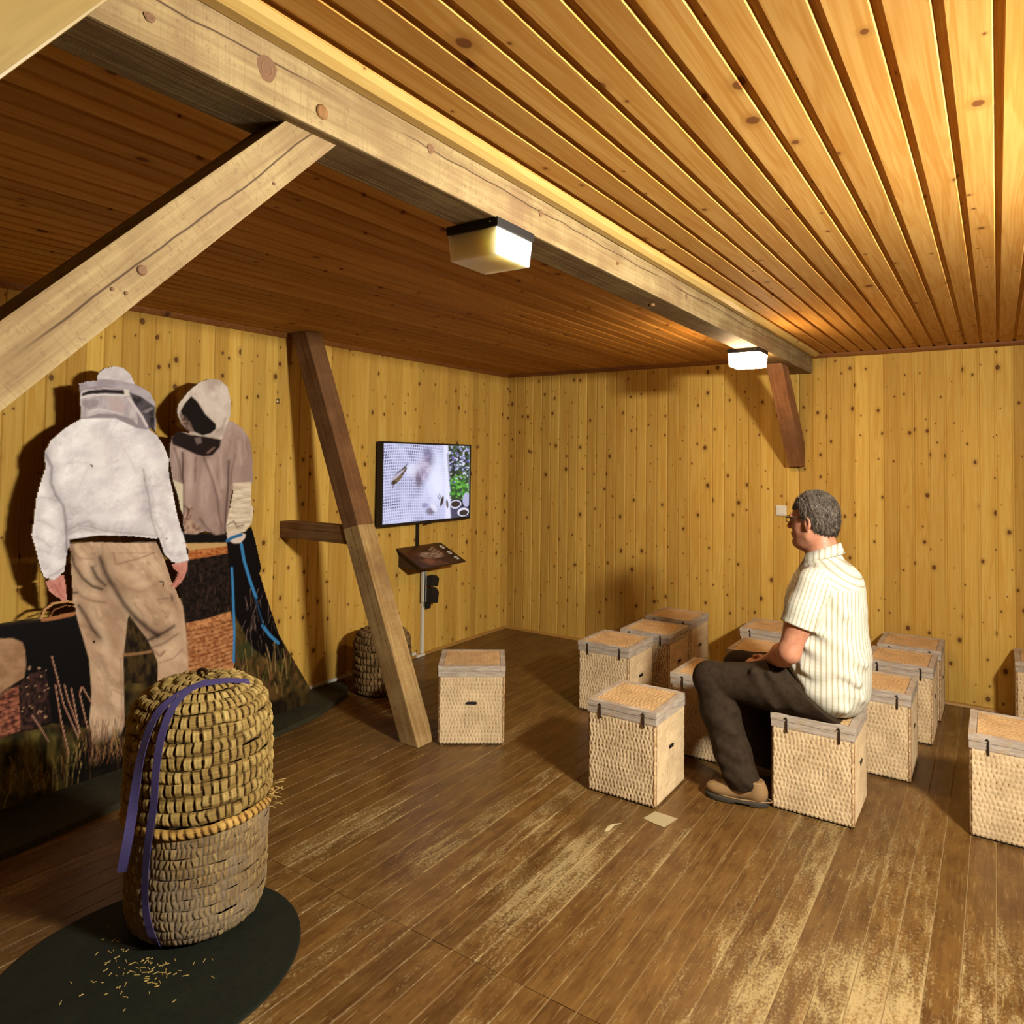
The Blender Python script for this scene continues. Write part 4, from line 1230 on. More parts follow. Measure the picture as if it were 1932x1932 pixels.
q = coil('rim_coil', Prof([(0.240, 0.372), (0.252, 0.392), (0.246, 0.418)]), 0, 0.047, 62, 0, M['cane'], up, 0.008, 0.010, 434, 10, 9, 0.5, open_=.2, rowd=.4)
nu_ = 13
s_a = 0.045
for k in range(nu_):
    s0 = s_a + (upp.L - s_a) * k / nu_; s1 = s_a + (upp.L - s_a) * (k + 1) / nu_
    rr = float(upp((s0 + s1) / 2)[0])
    n = max(6, int(round(54 * min(1, rr / 0.21))))
    coil('upper_coil', upp, s0, s1, n, k, M['straw'], up, 0.012, 0.0045, max(60, n * 9), 12, 21, 0.1)
tie = tube('loop', [(0.02 * math.cos(a), 0.006 * math.sin(2 * a), 0.845 + 0.016 * math.sin(a)) for a in np.linspace(0, PI, 9)], 0.006, 6)
link('top_loop', tie, M['straw'], up)
M['strap'] = plain('faded purple strap', srgb(78, 70, 120), 0.6, 0.25)
allp = Prof([(0.18, 0.0 + HZ)] + [(r + .002, z + HZ) for r, z in ((0.236, 0.075), (0.24, 0.24), (0.25, 0.39), (0.252, 0.52), (0.25, 0.62), (0.24, 0.70), (0.21, 0.772), (0.16, 0.815), (0.09, 0.838), (0.01, 0.845))])
R_ = lambda L: [ray_surface(x, y, HC, allp, 0.006) for x, y in L]
pa = R_([(470, 1286), (430, 1284), (405, 1287), (372, 1294), (322, 1322), (290, 1358), (268, 1420), (257, 1480), (250, 1530), (243, 1575), (236, 1612), (230, 1645)])
n_a = len(pa)
pa = [CAM + (p - CAM) * (1 - .02 * max(0, (i - 6)) / 5) for i, p in enumerate(pa)]
ribbon('strap_a', pa, HC, 0.030, M['strap'], hv, face=Vector((.83, -.56, 0)), f0=6 / (n_a - 1), f1=9 / (n_a - 1))
ribbon('strap_b', R_([(395, 1284), (360, 1300), (326, 1335), (305, 1390), (295, 1450), (290, 1520), (281, 1580), (275, 1640), (274, 1700), (282, 1750), (296, 1780), (318, 1797)]), HC, 0.026, M['strap'], hv)
# loose straws at the rim
for i in range(16):
    a = rnd.uniform(0.55, 0.95); r = 0.252
    p = Vector((r * math.cos(a), r * math.sin(a), 0.40 + rnd.uniform(-.03, .03)))
    o = Vector((math.cos(a), math.sin(a), 0))
    e = p + o * rnd.uniform(.012, .03) + Vector((rnd.uniform(-.02, .02), rnd.uniform(-.02, .02), rnd.uniform(-.02, .02)))
    link('loose_straw', tube('loose_straw', [p - o * .01, (p + e) / 2 + Vector((0, 0, .004)), e], 0.0011, 4), M['loose'], up)
# mat under it
mt = empty('round_mat', (1.74, -4.53, 0))
tag(mt, 'dark green oval mat with printed grass under the large straw hive', 'mat')
el = [(0.43 * math.cos(a), 0.48 * math.sin(a)) for a in np.linspace(0, 2 * PI, 72, endpoint=False)]
M['mat_edge'] = plain('black rubber edge', (0.012, 0.015, 0.010), 0.5)
link('base', prism('mat_base', [(x * 1.0, y * 1.0) for x, y in el], 2, 0.0008, 0.010, 0.002), M['mat_edge'], mt)
M['turf2'] = turf('dark printed grass mat', (0.002, 0.003, 0.0015), (0.012, 0.015, 0.006))
link('printed_top', prism('mat_top', [(x * .985, y * .985) for x, y in el], 2, 0.0101, 0.0135), M['turf2'], mt)
# straw litter on the mat
lit = []
for i in range(150):
    a = rnd.uniform(0, 2 * PI)
    p = Vector((HC[0] + .1 + rnd.gauss(0, .09), HC[1] - .24 + rnd.gauss(0, .07), 0.0150))
    if math.hypot(p.x - HC[0], p.y - HC[1]) < 0.245 or ((p.x - 1.74) / .40) ** 2 + ((p.y + 4.53) / .45) ** 2 > 1: continue
    l = rnd.uniform(.003, .010); d = Vector((math.cos(a), math.sin(a), 0)) * l; s = Vector((-d.y, d.x, 0)).normalized() * .0008
    lit.append((p, d, s))
V = []; F = []
for p, d, s in lit:
    k = len(V)
    for z in (-.0012, .0006):
        V += [p - d - s + Vector((0, 0, z)), p + d - s + Vector((0, 0, z)), p + d + s + Vector((0, 0, z)), p - d + s + Vector((0, 0, z))]
    F += [(k + 4, k + 5, k + 6, k + 7), (k, k + 1, k + 5, k + 4), (k + 1, k + 2, k + 6, k + 5), (k + 2, k + 3, k + 7, k + 6), (k + 3, k, k + 4, k + 7), (k + 3, k + 2, k + 1, k)]
lt = link('straw_litter', mesh('straw_litter', V, F), M['loose'])
tag(lt, 'scattered bits of straw on the dark mat', 'straw', kind='stuff')

# far hive by the wall
fh = empty('straw_hive', (0.372, -2.085, 0.0))
tag(fh, 'small brown straw skep hive on the floor behind the leaning post', 'beehive')
fp = Prof([(0.17, 0.002), (0.195, 0.03), (0.204, 0.11), (0.206, 0.22), (0.204, 0.32), (0.192, 0.385), (0.155, 0.428), (0.09, 0.448), (0.03, 0.452), (0.008, 0.452)])
for k in range(13):
    s0, s1 = fp.L * k / 13, fp.L * (k + 1) / 13
    n = max(8, int(round(46 * min(1, float(fp((s0 + s1) / 2)[0]) / .19))))
    coil('coil', fp, s0, s1, n, k, M['straw_dark'], fh, 0.012, 0.003, n * 7, 10, 41, 0.1, open_=.14)

# ------------------------------------------------------------------ television with the bee film
TY0, TY1, TZ0, TZ1 = -1.826, -0.70, 1.113, 1.775
tv = empty('television', (0.0, (TY0 + TY1) / 2, TZ0))
tag(tv, 'wall-mounted flat television showing bees on a net', 'television')
W2, HH = (TY1 - TY0) / 2, TZ1 - TZ0
link('housing', box('tv_housing', 0.030, 0.078, -W2, W2, 0.0, HH, 0.004), M['black'], tv)
link('wall_bracket', box('tv_bracket', 0.001, 0.0298, -.2, .2, .18, .48, 0.003), M['iron'], tv)
fr = [(-W2, W2, 0, .020), (-W2, W2, HH - .014, HH), (-W2, -W2 + .014, .020, HH - .014), (W2 - .014, W2, .020, HH - .014)]
for (a, b, c, d) in fr:
    link('bezel', box('tv_bezel', 0.0782, 0.086, a, b, c, d, 0.002), M['black'], tv)
link('maker_badge', box('tv_badge', 0.0805, 0.0862, -.03, .03, -0.012, -0.0005, 0.002), M['black'], tv)
nx, ny = 330, 190
gu, gv = np.meshgrid(np.linspace(0, 1, nx), np.linspace(0, 1, ny))
U, Vv = gu.ravel(), gv.ravel()
cv2 = Canvas(U, Vv, (206, 206, 240))
n1 = fbm(U * 4, Vv * 3.2, 3); n2_ = fbm(U * 9, Vv * 7, 9)
c = np.array(srgb(214, 216, 246)) * (1 - n1[:, None] * .45) + np.array(srgb(150, 150, 205)) * (n1[:, None] * .45)
# net of the bag: fine dark lattice, sharp at the left, lost in the bright middle
gx = np.abs(((U * 44 + 1.6 * np.sin(Vv * 3)) % 1) - .5); gy = np.abs(((Vv * 27 + 1.2 * np.sin(U * 4 + 1) + U * 1.5) % 1) - .5)
lat_ = np.clip((np.maximum(.5 - gx * 2 + .05, .5 - gy * 2 + .05) - .12) / .25, 0, 1)
holes = np.clip(1 - lat_ * 1.6, 0, 1)
vis = np.clip(1.25 - U * 1.25 + (n2_ - .5) * 1.6, 0, 1) * np.clip((n1 - .28) * 4, 0, 1)
vis = np.maximum(vis, np.clip(.9 - U * 4, 0, .85)) * np.clip(.35 + 1.5 * (fbm(U * 5 + 3, Vv * 5, 29) - .25), 0, 1)
c = c * (1 - (holes * vis)[:, None] * .92) + np.array(srgb(26, 24, 66)) * ((holes * vis)[:, None] * .92)
cv2.c = c
cv2.ell(.50, .17, .06, .14, -.3, mottled((70, 56, 92), (140, 128, 170), .03, .04, 5), .8, .75)
cv2.ell(.42, .36, .09, .16, .2, mottled((206, 180, 200), (110, 88, 120), .03, .05, 6), .9, .6)
cv2.ell(.38, .46, .035, .09, -.1, (74, 52, 78), .8, .6); cv2.ell(.33, .32, .03, .05, 0, (120, 96, 140), .9, .5)
cv2.ell(.30, .33, .06, .08, .4, (236, 236, 255), .9, .6); cv2.ell(.6, .45, .09, .3, 0, (232, 234, 255), .9, .7); cv2.ell(.52, .88, .05, .05, .5, (88, 66, 84), .7, .7); cv2.ell(.56, .84, .03, .06, -.5, (236, 232, 250), .7, .7)
cv2.ell(.46, .80, .04, .03, 0, (120, 100, 150), .8, .6)
# bee at left
cv2.ell(.155, .42, .038, .115, .55, (64, 50, 40), .25, 1)
for i in range(4):
    cv2.line([(.105 + i * .016, .43 + i * -.018), (.155 + i * .016, .475 - i * .018)], .012, (150, 124, 90), .012, .9)
cv2.ell(.215, .335, .026, .05, .5, (96, 78, 66), .3, 1); cv2.ell(.15, .40, .016, .10, .75, (196, 190, 214), .5, .75)
cv2.line([(.12, .50), (.10, .56)], .008, (40, 30, 40), .01); cv2.line([(.22, .30), (.25, .26)], .008, (40, 30, 40), .01)
# bag edge
cv2.poly([(.66, 0), (.715, 0), (.745, .5), (.775, 1), (.70, 1), (.69, .5)], (226, 226, 248), .03, .9)
cv2.line([(.715, .12), (.735, .35), (.76, .6)], .012, (90, 74, 110), .02, .8)
# garden
cv2.poly([(.722, 0), (1, 0), (1, 1), (.785, 1), (.75, .5)], mottled((34, 46, 34), (70, 96, 56), .05, .07, 12), .015, 1)
RR = random.Random(5)
for _ in range(170):
    u, v = RR.uniform(.74, 1), abs(RR.gauss(.22, .16))
    cv2.ell(u, v, RR.uniform(.005, .016), RR.uniform(.008, .022), RR.uniform(0, 3), RR.choice([(176, 172, 226), (110, 104, 176), (212, 214, 238), (44, 48, 80), (60, 96, 60)]), .5, .85)
for _ in range(130):
    u, v = RR.uniform(.76, .99), RR.gauss(.60, .09)
    cv2.ell(u, v, RR.uniform(.006, .02), RR.uniform(.008, .026), RR.uniform(0, 3), RR.choice([(86, 170, 58), (52, 120, 44), (124, 196, 84), (36, 70, 40)]), .5, .8)
cv2.poly([(.765, .76), (1, .74), (1, 1), (.775, 1)], (40, 38, 58), .03, .95)
cv2.ell(.965, .76, .05, .10, 0, (176, 176, 210), .12, 1)
cv2.ell(.825, .815, .075, .060, 0, (206, 206, 232), .10, 1); cv2.ell(.825, .81, .058, .042, 0, (52, 40, 38), .15, 1); cv2.poly([(.755, .83), (.80, .88), (.85, .88), (.895, .83), (.88, 1), (.77, 1)], (72, 72, 98), .02, .9)
cv2.ell(.925, .93, .075, .06, 0, (222, 220, 240), .10, 1); cv2.ell(.93, .94, .056, .04, 0, (50, 40, 40), .15, 1)
# second bee
cv2.ell(.655, .76, .016, .07, .2, (58, 46, 44), .3, 1); cv2.ell(.72, .80, .014, .06, -.1, (74, 58, 60), .4, .9)
cv2.line([(.62, .66), (.645, .72)], .008, (60, 56, 84), .01); cv2.line([(.60, .68), (.63, .74)], .008, (60, 56, 84), .01)
Pz = np.stack([np.full(U.size, 0.0792), (-W2 + .013) + U * (2 * W2 - .026), (HH - .013) - Vv * (HH - .032)], 1)
i = (np.arange(ny - 1)[:, None] * nx + np.arange(nx - 1)[None, :]).ravel()
sc_me = np_mesh('tv_screen', Pz, np.stack([i + nx, i + nx + 1, i + 1, i], 1), False)
set_col(sc_me, cv2.c)
M['screen'] = print_mat('lit television picture', 0.3, 0.4, emit=1.1)
link('screen', sc_me, M['screen'], tv)

# ------------------------------------------------------------------ reading shelf under the television
sh = empty('reading_shelf', (0, -1.29, 0.75))
tag(sh, 'small slanting information panel on a bracket below the television', 'panel')
hy = 0.275
a0, a1 = Vector((0.004, 0, 0.172)), Vector((0.285, 0, 0.036))     # back and front edge of the slanting board
sl = (a1 - a0).normalized(); nn = Vector((-sl.z, 0, sl.x))
bv = [(a0.x, a0.z), (a1.x, a1.z), (a1.x - nn.x * .012, a1.z - nn.z * .012), (a0.x, a0.z - .014)]
me = prism('shelf_board', bv, 1, -hy, hy, 0.0015)
M['brown'] = plain('dark brown panel', (0.06, 0.028, 0.014), 0.5, 0.3)
link('board', me, M['brown'], sh)
nx, ny = 150, 80
gu, gv = np.meshgrid(np.linspace(0, 1, nx), np.linspace(0, 1, ny)); U, Vv = gu.ravel(), gv.ravel()
c3 = Canvas(U, Vv, (48, 28, 20)); n1 = fbm(U * 6, Vv * 5, 4)
c3.c = np.array(srgb(36, 20, 16)) * (1 - n1[:, None]) + np.array(srgb(110, 66, 42)) * n1[:, None] * .9
c3.ell(.46, .50, .22, .13, .35, mottled((216, 190, 168), (120, 80, 60), .05, .06, 3), .8, .9)
for k in range(4):
    c3.line([(.58 + k * .02, .28 + k * .09), (.70 + k * .012, .18 + k * .10)], .04, (196, 164, 140), .05, .8)
for k in range(5):
    c3.line([(.10 + k * .03, .62 + k * .07), (.45 + k * .04, .70 + k * .07)], .014, (168, 120, 80), .02, .8)
c3.ell(.30, .75, .10, .12, 0, (150, 92, 62), .5, .8); c3.ell(.20, .38, .09, .12, .5, (96, 56, 40), .5, .7)
c3.poly([(.80, 0), (1, 0), (1, 1), (.84, 1)], (30, 20, 18), .02, .8)
for v in (.22, .52, .80):
    c3.ell(.905, v, .040, .085, 0, (232, 226, 214), .12, 1); c3.ell(.905, v, .016, .034, 0, (70, 60, 56), .2, 1)
P = [a0 * (1 - v) + a1 * v + nn * .0012 + Vector((0, -hy + .002 + u * (2 * hy - .004), 0)) for u, v in zip(U, .01 + Vv * .98)]
i = (np.arange(ny - 1)[:, None] * nx + np.arange(nx - 1)[None, :]).ravel()
pm_ = np_mesh('shelf_print', np.array([tuple(p) for p in P]), np.stack([i + nx, i + nx + 1, i + 1, i], 1), False); set_col(pm_, c3.c)
M['print2'] = print_mat('printed panel', 0.4, 0.3)
link('printed_sheet', pm_, M['print2'], sh)
for y in (-hy + .03, hy - .05):
    link('bracket', prism('shelf_bracket', [(0.003, 0.152), (0.25, 0.036), (0.20, 0.012), (0.003, 0.02)], 1, y, y + .018, 0.001), M['brown'], sh)
# duct and cables
cd = link('cable_duct', box('cable_duct', 0.001, 0.018, -1.336, -1.306, 0.918, 1.30, 0.002), M['black'])
tag(cd, 'black cable duct on the wall between television and shelf', 'cable duct')
wd = empty('cable_duct', (0, -1.235, 0))
tag(wd, 'white cable duct running down the left wall from the plugs to the floor', 'cable duct')
link('upper_run', box('duct_up', 0.001, 0.020, -.022, .008, 0.022, 0.60, 0.002), M['white'], wd)
link('foot_run', box('duct_foot', 0.017, 0.034, -.09, .008, 0.002, 0.0215, 0.002), M['white'], wd)
wf = link('cable_duct', box('cable_duct_floor', 0.001, 0.018, -2.86, -1.32, 0.024, 0.046, 0.002), M['white'])
tag(wf, 'white cable duct along the foot of the left wall behind the small hive', 'cable duct')
pu = empty('plug_socket', (0, -1.225, 0.42))
tag(pu, 'white socket strip with two black plug adapters below the shelf', 'socket')
link('strip', box('socket_strip', 0.0205, 0.045, -.055, -.012, 0.03, 0.29, 0.004), M['white'], pu)
for z, w in ((.205, .085), (.085, .12)):
    me = prism('adapter', [(-.01, z - w / 2), (.075, z - w / 2 - .012), (.09, z + w * .15), (.055, z + w / 2), (-.01, z + w / 2)], 0, 0.046, 0.10, 0.006)
    link('adapter', me, M['black'], pu)
link('adapter', box('adapter_small', 0.022, 0.055, 0.0, 0.04, -0.03, 0.02, 0.006), M['black'], pu)
link('cable', tube('plug_cable', [(0.022, -.03, .36), (0.04, -.03, .31), (0.052, -.035, .22), (0.055, -.04, .10), (0.048, -.03, .0), (0.04, 0.0, -.015), (.035, .02, -.005)], 0.0045, 6), M['black'], pu)
# light switch, wall hook, bits on the floor
sw = empty('light_switch', (2.606, 0, 1.275))
tag(sw, 'square white light switch on the back wall beside the person\'s head', 'switch')
link('frame', box('switch_frame', -.04, .04, -0.012, -0.0005, -.04, .04, 0.003), M['white'], sw)
link('rocker', box('switch_rocker', -.028, .028, -0.0165, -0.0122, -.028, .028, 0.002), M['white'], sw)
q = at(525, 757, 0, 0.012)
hk = link('screw_eye', tube('screw_eye', [(0.012, .013 * math.cos(a), .016 * math.sin(a)) for a in np.linspace(0, 2 * PI, 14, endpoint=False)], 0.0025, 6, True), M['steel'], None, (0.001, q.y, q.z))
sk_ = link('shank', tube('shank', [(-0.0008, 0, .016), (0.012, 0, .016)], 0.0022, 6), M['steel'], hk)
tag(hk, 'small metal screw eye in the left wall next to the leaning post', 'hook')
pv = [(2.549, -2.924), (2.541, -2.880), (2.548, -2.846), (2.578, -2.812), (2.562, -2.846), (2.562, -2.885), (2.562, -2.905)]
shv = link('wood_shaving', prism('wood_shaving', pv, 2, 0.0012, 0.0035, 0.0006), plain('pale shaving', (0.62, 0.50, 0.28), 0.7))
tag(shv, 'curved pale wood shaving on the floor in front of the free stool', 'shaving')
pt = link('floor_patch', prism('floor_patch', [(2.640, -2.71), (2.660, -2.615), (2.773, -2.620), (2.752, -2.732), (2.70, -2.725)], 2, 0.0008, 0.0016), plain('pale paper patch', (0.44, 0.35, 0.19), 0.85))
tag(pt, 'pale worn square patch on the floor by the free stool', 'patch')

# ------------------------------------------------------------------ the seated person: smooth bodies grown from joined volumes
class Sdf:
    def __init__(s, lo, hi, h):
        s.h = h; s.lo = np.array(lo, np.float32)
        s.n = np.ceil((np.array(hi) - np.array(lo)) / h).astype(int) + 1
        s.F = np.full(s.n, 0.12, np.float32)
        s.ax = [s.lo[i] + h * np.arange(s.n[i], dtype=np.float32) for i in range(3)]

    def sl(s, lo, hi, pad):
        o = []
        for i in range(3):
            a = int(np.clip((lo[i] - pad - s.lo[i]) / s.h, 0, s.n[i])); b = int(np.clip((hi[i] + pad - s.lo[i]) / s.h + 2, 0, s.n[i]))
            o.append(slice(a, b))
        return tuple(o)

    def grid(s, q):
        return np.meshgrid(s.ax[0][q[0]], s.ax[1][q[1]], s.ax[2][q[2]], indexing='ij')

    def put(s, q, d, k, op):
        A = s.F[q]
        if op == 'add':
            if k > 0:
                hh = np.clip(.5 + .5 * (A - d) / k, 0, 1); s.F[q] = A * (1 - hh) + d * hh - k * hh * (1 - hh)
            else: s.F[q] = np.minimum(A, d)
        else:
            if k > 0:
                hh = np.clip(.5 - .5 * (A + d) / k, 0, 1); s.F[q] = A * (1 - hh) + (-d) * hh + k * hh * (1 - hh)
            else: s.F[q] = np.maximum(A, -d)

    def cone(s, a, b, ra, rb, k=0.02, op='add'):
        """capsule from a to b whose radius runs from ra to rb"""
        a = np.array(a, np.float32); b = np.array(b, np.float32); m = max(ra, rb)
        q = s.sl(np.minimum(a, b) - m, np.maximum(a, b) + m, 0.06)
        X, Y, Z = s.grid(q)
        if X.size == 0: return
        e = b - a; L2 = float(e @ e) + 1e-9
        t = np.clip(((X - a[0]) * e[0] + (Y - a[1]) * e[1] + (Z - a[2]) * e[2]) / L2, 0, 1)
        d = np.sqrt((X - a[0] - t * e[0]) ** 2 + (Y - a[1] - t * e[1]) ** 2 + (Z - a[2] - t * e[2]) ** 2) - (ra + (rb - ra) * t)
        s.put(q, d, k, op)

    def chain(s, pts, k=0.02):
        for (p, r), (p2, r2) in zip(pts[:-1], pts[1:]):
            s.cone(p, p2, r, r2, k)

    def ell(s, c, r, k=0.02, op='add', R=None):
        c = np.array(c, np.float32); r = np.array(r, np.float32); m = r.max()
        q = s.sl(c - m, c + m, 0.06)
        X, Y, Z = s.grid(q)
        if X.size == 0: return
        x, y, z = X - c[0], Y - c[1], Z - c[2]
        if R is not None:
            R = np.array(R, np.float32)
            x, y, z = (R[0, 0] * x + R[1, 0] * y + R[2, 0] * z, R[0, 1] * x + R[1, 1] * y + R[2, 1] * z, R[0, 2] * x + R[1, 2] * y + R[2, 2] * z)
        k0 = np.sqrt((x / r[0]) ** 2 + (y / r[1]) ** 2 + (z / r[2]) ** 2); k1 = np.sqrt((x / r[0] ** 2) ** 2 + (y / r[1] ** 2) ** 2 + (z / r[2] ** 2) ** 2) + 1e-9
        s.put(q, k0 * (k0 - 1) / k1, k, op)

    def cut(s, fn):
        X, Y, Z = np.meshgrid(*s.ax, indexing='ij'); s.F = np.maximum(s.F, fn(X, Y, Z).astype(np.float32))

    def displace(s, fn):
        X, Y, Z = np.meshgrid(*s.ax, indexing='ij'); s.F = s.F - fn(X, Y, Z).astype(np.float32)

    def mesh(s, name):
        """naive surface nets"""
        F = s.F; ins = F < 0
        nx, ny, nz = (n - 1 for n in F.shape)
        C = np.zeros((nx, ny, nz), np.int8)
        for dx in (0, 1):
            for dy in (0, 1):
                for dz in (0, 1): C += ins[dx:dx + nx, dy:dy + ny, dz:dz + nz]
        act = (C > 0) & (C < 8)
        idx = -np.ones(act.shape, np.int64); ijk = np.argwhere(act); idx[act] = np.arange(len(ijk))
        acc = np.zeros((len(ijk), 3)); cnt = np.zeros(len(ijk))
        cor = [(a, b, c) for a in (0, 1) for b in (0, 1) for c in (0, 1)]
        val = {c: F[ijk[:, 0] + c[0], ijk[:, 1] + c[1], ijk[:, 2] + c[2]] for c in cor}
        for c in cor:
            for ax in range(3):
                if c[ax] == 0:
                    d = list(c); d[ax] = 1; d = tuple(d)
                    f0, f1 = val[c], val[d]; m = (f0 < 0) != (f1 < 0)
                    t = np.where(m, f0 / np.where(m, f0 - f1, 1), 0)
                    p = np.array(c, float)[None, :] + t[:, None] * np.eye(3)[ax][None, :]
                    acc[m] += p[m]; cnt[m] += 1
        V = s.lo[None, :] + s.h * (ijk + acc / cnt[:, None])
        Q = []
        for ax in range(3):
            o1, o2 = [(1, 2), (2, 0), (0, 1)][ax]
            A = ins[:-1] if ax == 0 else ins[:, :-1] if ax == 1 else ins[:, :, :-1]
            B = ins[1:] if ax == 0 else ins[:, 1:] if ax == 1 else ins[:, :, 1:]
            for sgn, m in ((1, A & ~B), (-1, ~A & B)):
                e = np.argwhere(m)
                e = e[(e[:, o1] > 0) & (e[:, o2] > 0) & (e[:, o1] < act.shape[o1]) & (e[:, o2] < act.shape[o2])]
                if not len(e): continue
                def at_(d1, d2):
                    p = e.copy(); p[:, o1] -= d1; p[:, o2] -= d2; return idx[p[:, 0], p[:, 1], p[:, 2]]
                q = np.stack([at_(1, 1), at_(0, 1), at_(0, 0), at_(1, 0)], 1)
                Q.append(q if sgn > 0 else q[:, ::-1])
        Q = np.concatenate(Q); Q = Q[(Q >= 0).all(1)]
        return np_mesh(name, V, Q)


pe = empty('person', (3.29, -2.07, 0.0))
tag(pe, 'person with short grey hair, glasses and striped short-sleeved shirt seated on a wicker stool', 'person')
OFF = Vector((-3.29, 2.07, 0))


def wear(name, me, m, sub=0):
    o = link(name, me, m, pe, OFF)
    return o


# head frame: f forward, s towards the camera side, u up
HDC = np.array([3.245, -2.055, 1.372])
ang = math.radians(14)
Ff = np.array([-math.cos(ang), math.sin(ang), 0.0]); Fs = np.array([-math.sin(ang), -math.cos(ang), 0.0]); Fu = np.array([0, 0, 1.0])
tilt = math.radians(4)
Ff, Fu = Ff * math.cos(tilt) - Fu * math.sin(tilt), Fu * math.cos(tilt) + Ff * math.sin(tilt)
H = lambda f, s_, u: HDC + Ff * f + Fs * s_ + Fu * u
RH = np.stack([Ff, Fs, Fu], 1)

SHN, SHF = (3.285, -2.255, 1.085), (3.285, -1.875, 1.085)         # shoulders
ELN, ELF = (3.195, -2.315, 0.765), (3.19, -1.80, 0.765)
WRN, WRF = (3.055, -2.125, 0.658), (3.055, -1.985, 0.658)

b = Sdf((2.68, -2.42, 0.02), (3.52, -1.70, 1.53), 0.0052)
# trunk and legs under the clothes keep the figure in one piece
b.chain([((3.33, -2.06, 0.56), .13), ((3.31, -2.06, 0.80), .14), ((3.31, -2.06, 1.02), .13), ((3.30, -2.06, 1.13), .075)], .05)
b.cone(SHN, (3.30, -2.06, 1.10), .055, .09, .04); b.cone(SHF, (3.30, -2.06, 1.10), .055, .09, .04)
for sy, kn, an in ((-2.165, (2.79, -2.225, .545), (2.955, -2.265, .11)), (-1.965, (2.845, -1.93, .545), (3.01, -1.935, .11))):
    b.chain([((3.33, sy, .56), .085), (kn, .052), ((kn[0] * .6 + an[0] * .4 + .02, (kn[1] + an[1]) / 2, .36), .052), (an, .036), ((an[0] - .05, an[1] - .01, .06), .03)], .03)
# neck, skull, face
b.cone((3.305, -2.06, 1.12), H(-.030, 0, -.06), .082, .066, .03)
b.ell(H(-.018, 0, .030), (.100, .078, .100), .02, R=RH)
b.ell(H(.042, 0, -.035), (.060, .062, .092), .03, R=RH)
b.cone(H(.0, .045, -.085), H(.070, .016, -.112), .030, .026, .025); b.cone(H(.0, -.045, -.085), H(.070, -.016, -.112), .030, .026, .025)
b.ell(H(.082, 0, -.116), (.024, .026, .020), .02, R=RH)
b.ell(H(.025, 0, -.125), (.055, .048, .035), .03, R=RH)
b.ell(H(.088, 0, .018), (.018, .052, .016), .02, R=RH)
b.cone(H(.098, 0, .005), H(.122, 0, -.034), .009, .012, .012); b.ell(H(.110, .012, -.040), (.011, .009, .008), .008, R=RH); b.ell(H(.110, -.012, -.040), (.011, .009, .008), .008, R=RH)
b.ell(H(.100, 0, -.069), (.011, .024, .008), .008, R=RH); b.ell(H(.098, 0, -.083), (.012, .021, .009), .008, R=RH)
for s_ in (-.031, .031):
    b.ell(H(.096, s_, .000), (.014, .015, .010), .012, 'sub', R=RH); b.ell(H(.083, s_, -.001), (.012, .013, .011), .004, R=RH)
    sg = 1 if s_ > 0 else -1
    Rr = np.stack([Ff * .95 + Fs * sg * -.3, Fs * sg * .95 + Ff * .3, Fu], 1); Rr /= np.linalg.norm(Rr, axis=0)
    ec = H(-.012, sg * .080, -.018)
    b.ell(ec, (.021, .0095, .035), .006, R=Rr); b.ell(ec + Fs * sg * .008 + Ff * .004 + Fu * .004, (.011, .007, .020), .004, 'sub', R=Rr); b.ell(H(-.006, sg * .076, -.048), (.010, .007, .011), .006, R=RH)
# arms
for sh_, el_, wr_ in ((SHN, ELN, WRN), (SHF, ELF, WRF)):
    el = np.array(el_); wr = np.array(wr_); sh0 = np.array(sh_)
    b.chain([(sh0, .062), (sh0 * .45 + el * .55, .060), (el, .049)], .03)
    b.chain([(el, .049), (el * .68 + wr * .32, .052), (wr, .031)], .025)
# hands folded in the lap: palms, five fingers each, curled over one another
for sg, wr in ((1, np.array(WRN)), (-1, np.array(WRF))):
    yin = sg
    palm = wr + np.array([-.040, .030 * yin, -.030])
    b.cone(wr, palm, .030, .030, .02); b.ell(palm + [-.018, .012 * yin, 0], (.038, .034, .020), .015)
    for i, (fy, ln, rr) in enumerate(((-.028, .036, .0092), (-.010, .040, .0098), (.009, .038, .0095), (.026, .031, .0085))):
        k0 = palm + np.array([-.048, .006 * yin + fy * .9, .006])
        k1 = k0 + np.array([-ln * .80, .016 * yin, -.010]); k2 = k1 + np.array([-ln * .25, .014 * yin, -.026]); k3 = k2 + np.array([ln * .25, .008 * yin, -.016])
        b.cone(k0, k1, rr, rr * .95, .006); b.cone(k1, k2, rr * .95, rr * .88, .003); b.cone(k2, k3, rr * .88, rr * .8, .003)
    t0 = palm + np.array([.005, .016 * yin, .016]); t1 = t0 + np.array([-.030, .020 * yin, .012]); t2 = t1 + np.array([-.028, .010 * yin, -.004])
    b.cone(t0, t1, .0125, .0105, .008); b.cone(t1, t2, .0105, .0085, .004)


def skin_mat():
    g = G('skin', 0.5, 0.35)
    tc = g.n('TexCoord').outputs['Object']
    a = g.noise(tc, 28, 3, 0.6)
    c = g.mix(g.step(a, 0.3, 0.7), (0.56, 0.26, 0.15), (0.48, 0.19, 0.11))
    g.b.inputs['Subsurface Weight'].default_value = 0.08
    g.b.inputs['Subsurface Radius'].default_value = (0.01, 0.004, 0.002)
    return g.col(c)


M['skin'] = skin_mat()
wear('body', b.mesh('person_body'), M['skin'])
# eyes
for s_ in (-.031, .031):
    me = lathe_xy('eye', [(.0112 * math.sin(t), .0112 * math.cos(t)) for t in np.linspace(.05, PI - .05, 9)], 12)
    p = H(.0855, s_, -.001)
    wear('eye', me, M['white']).location = Vector(p) + OFF
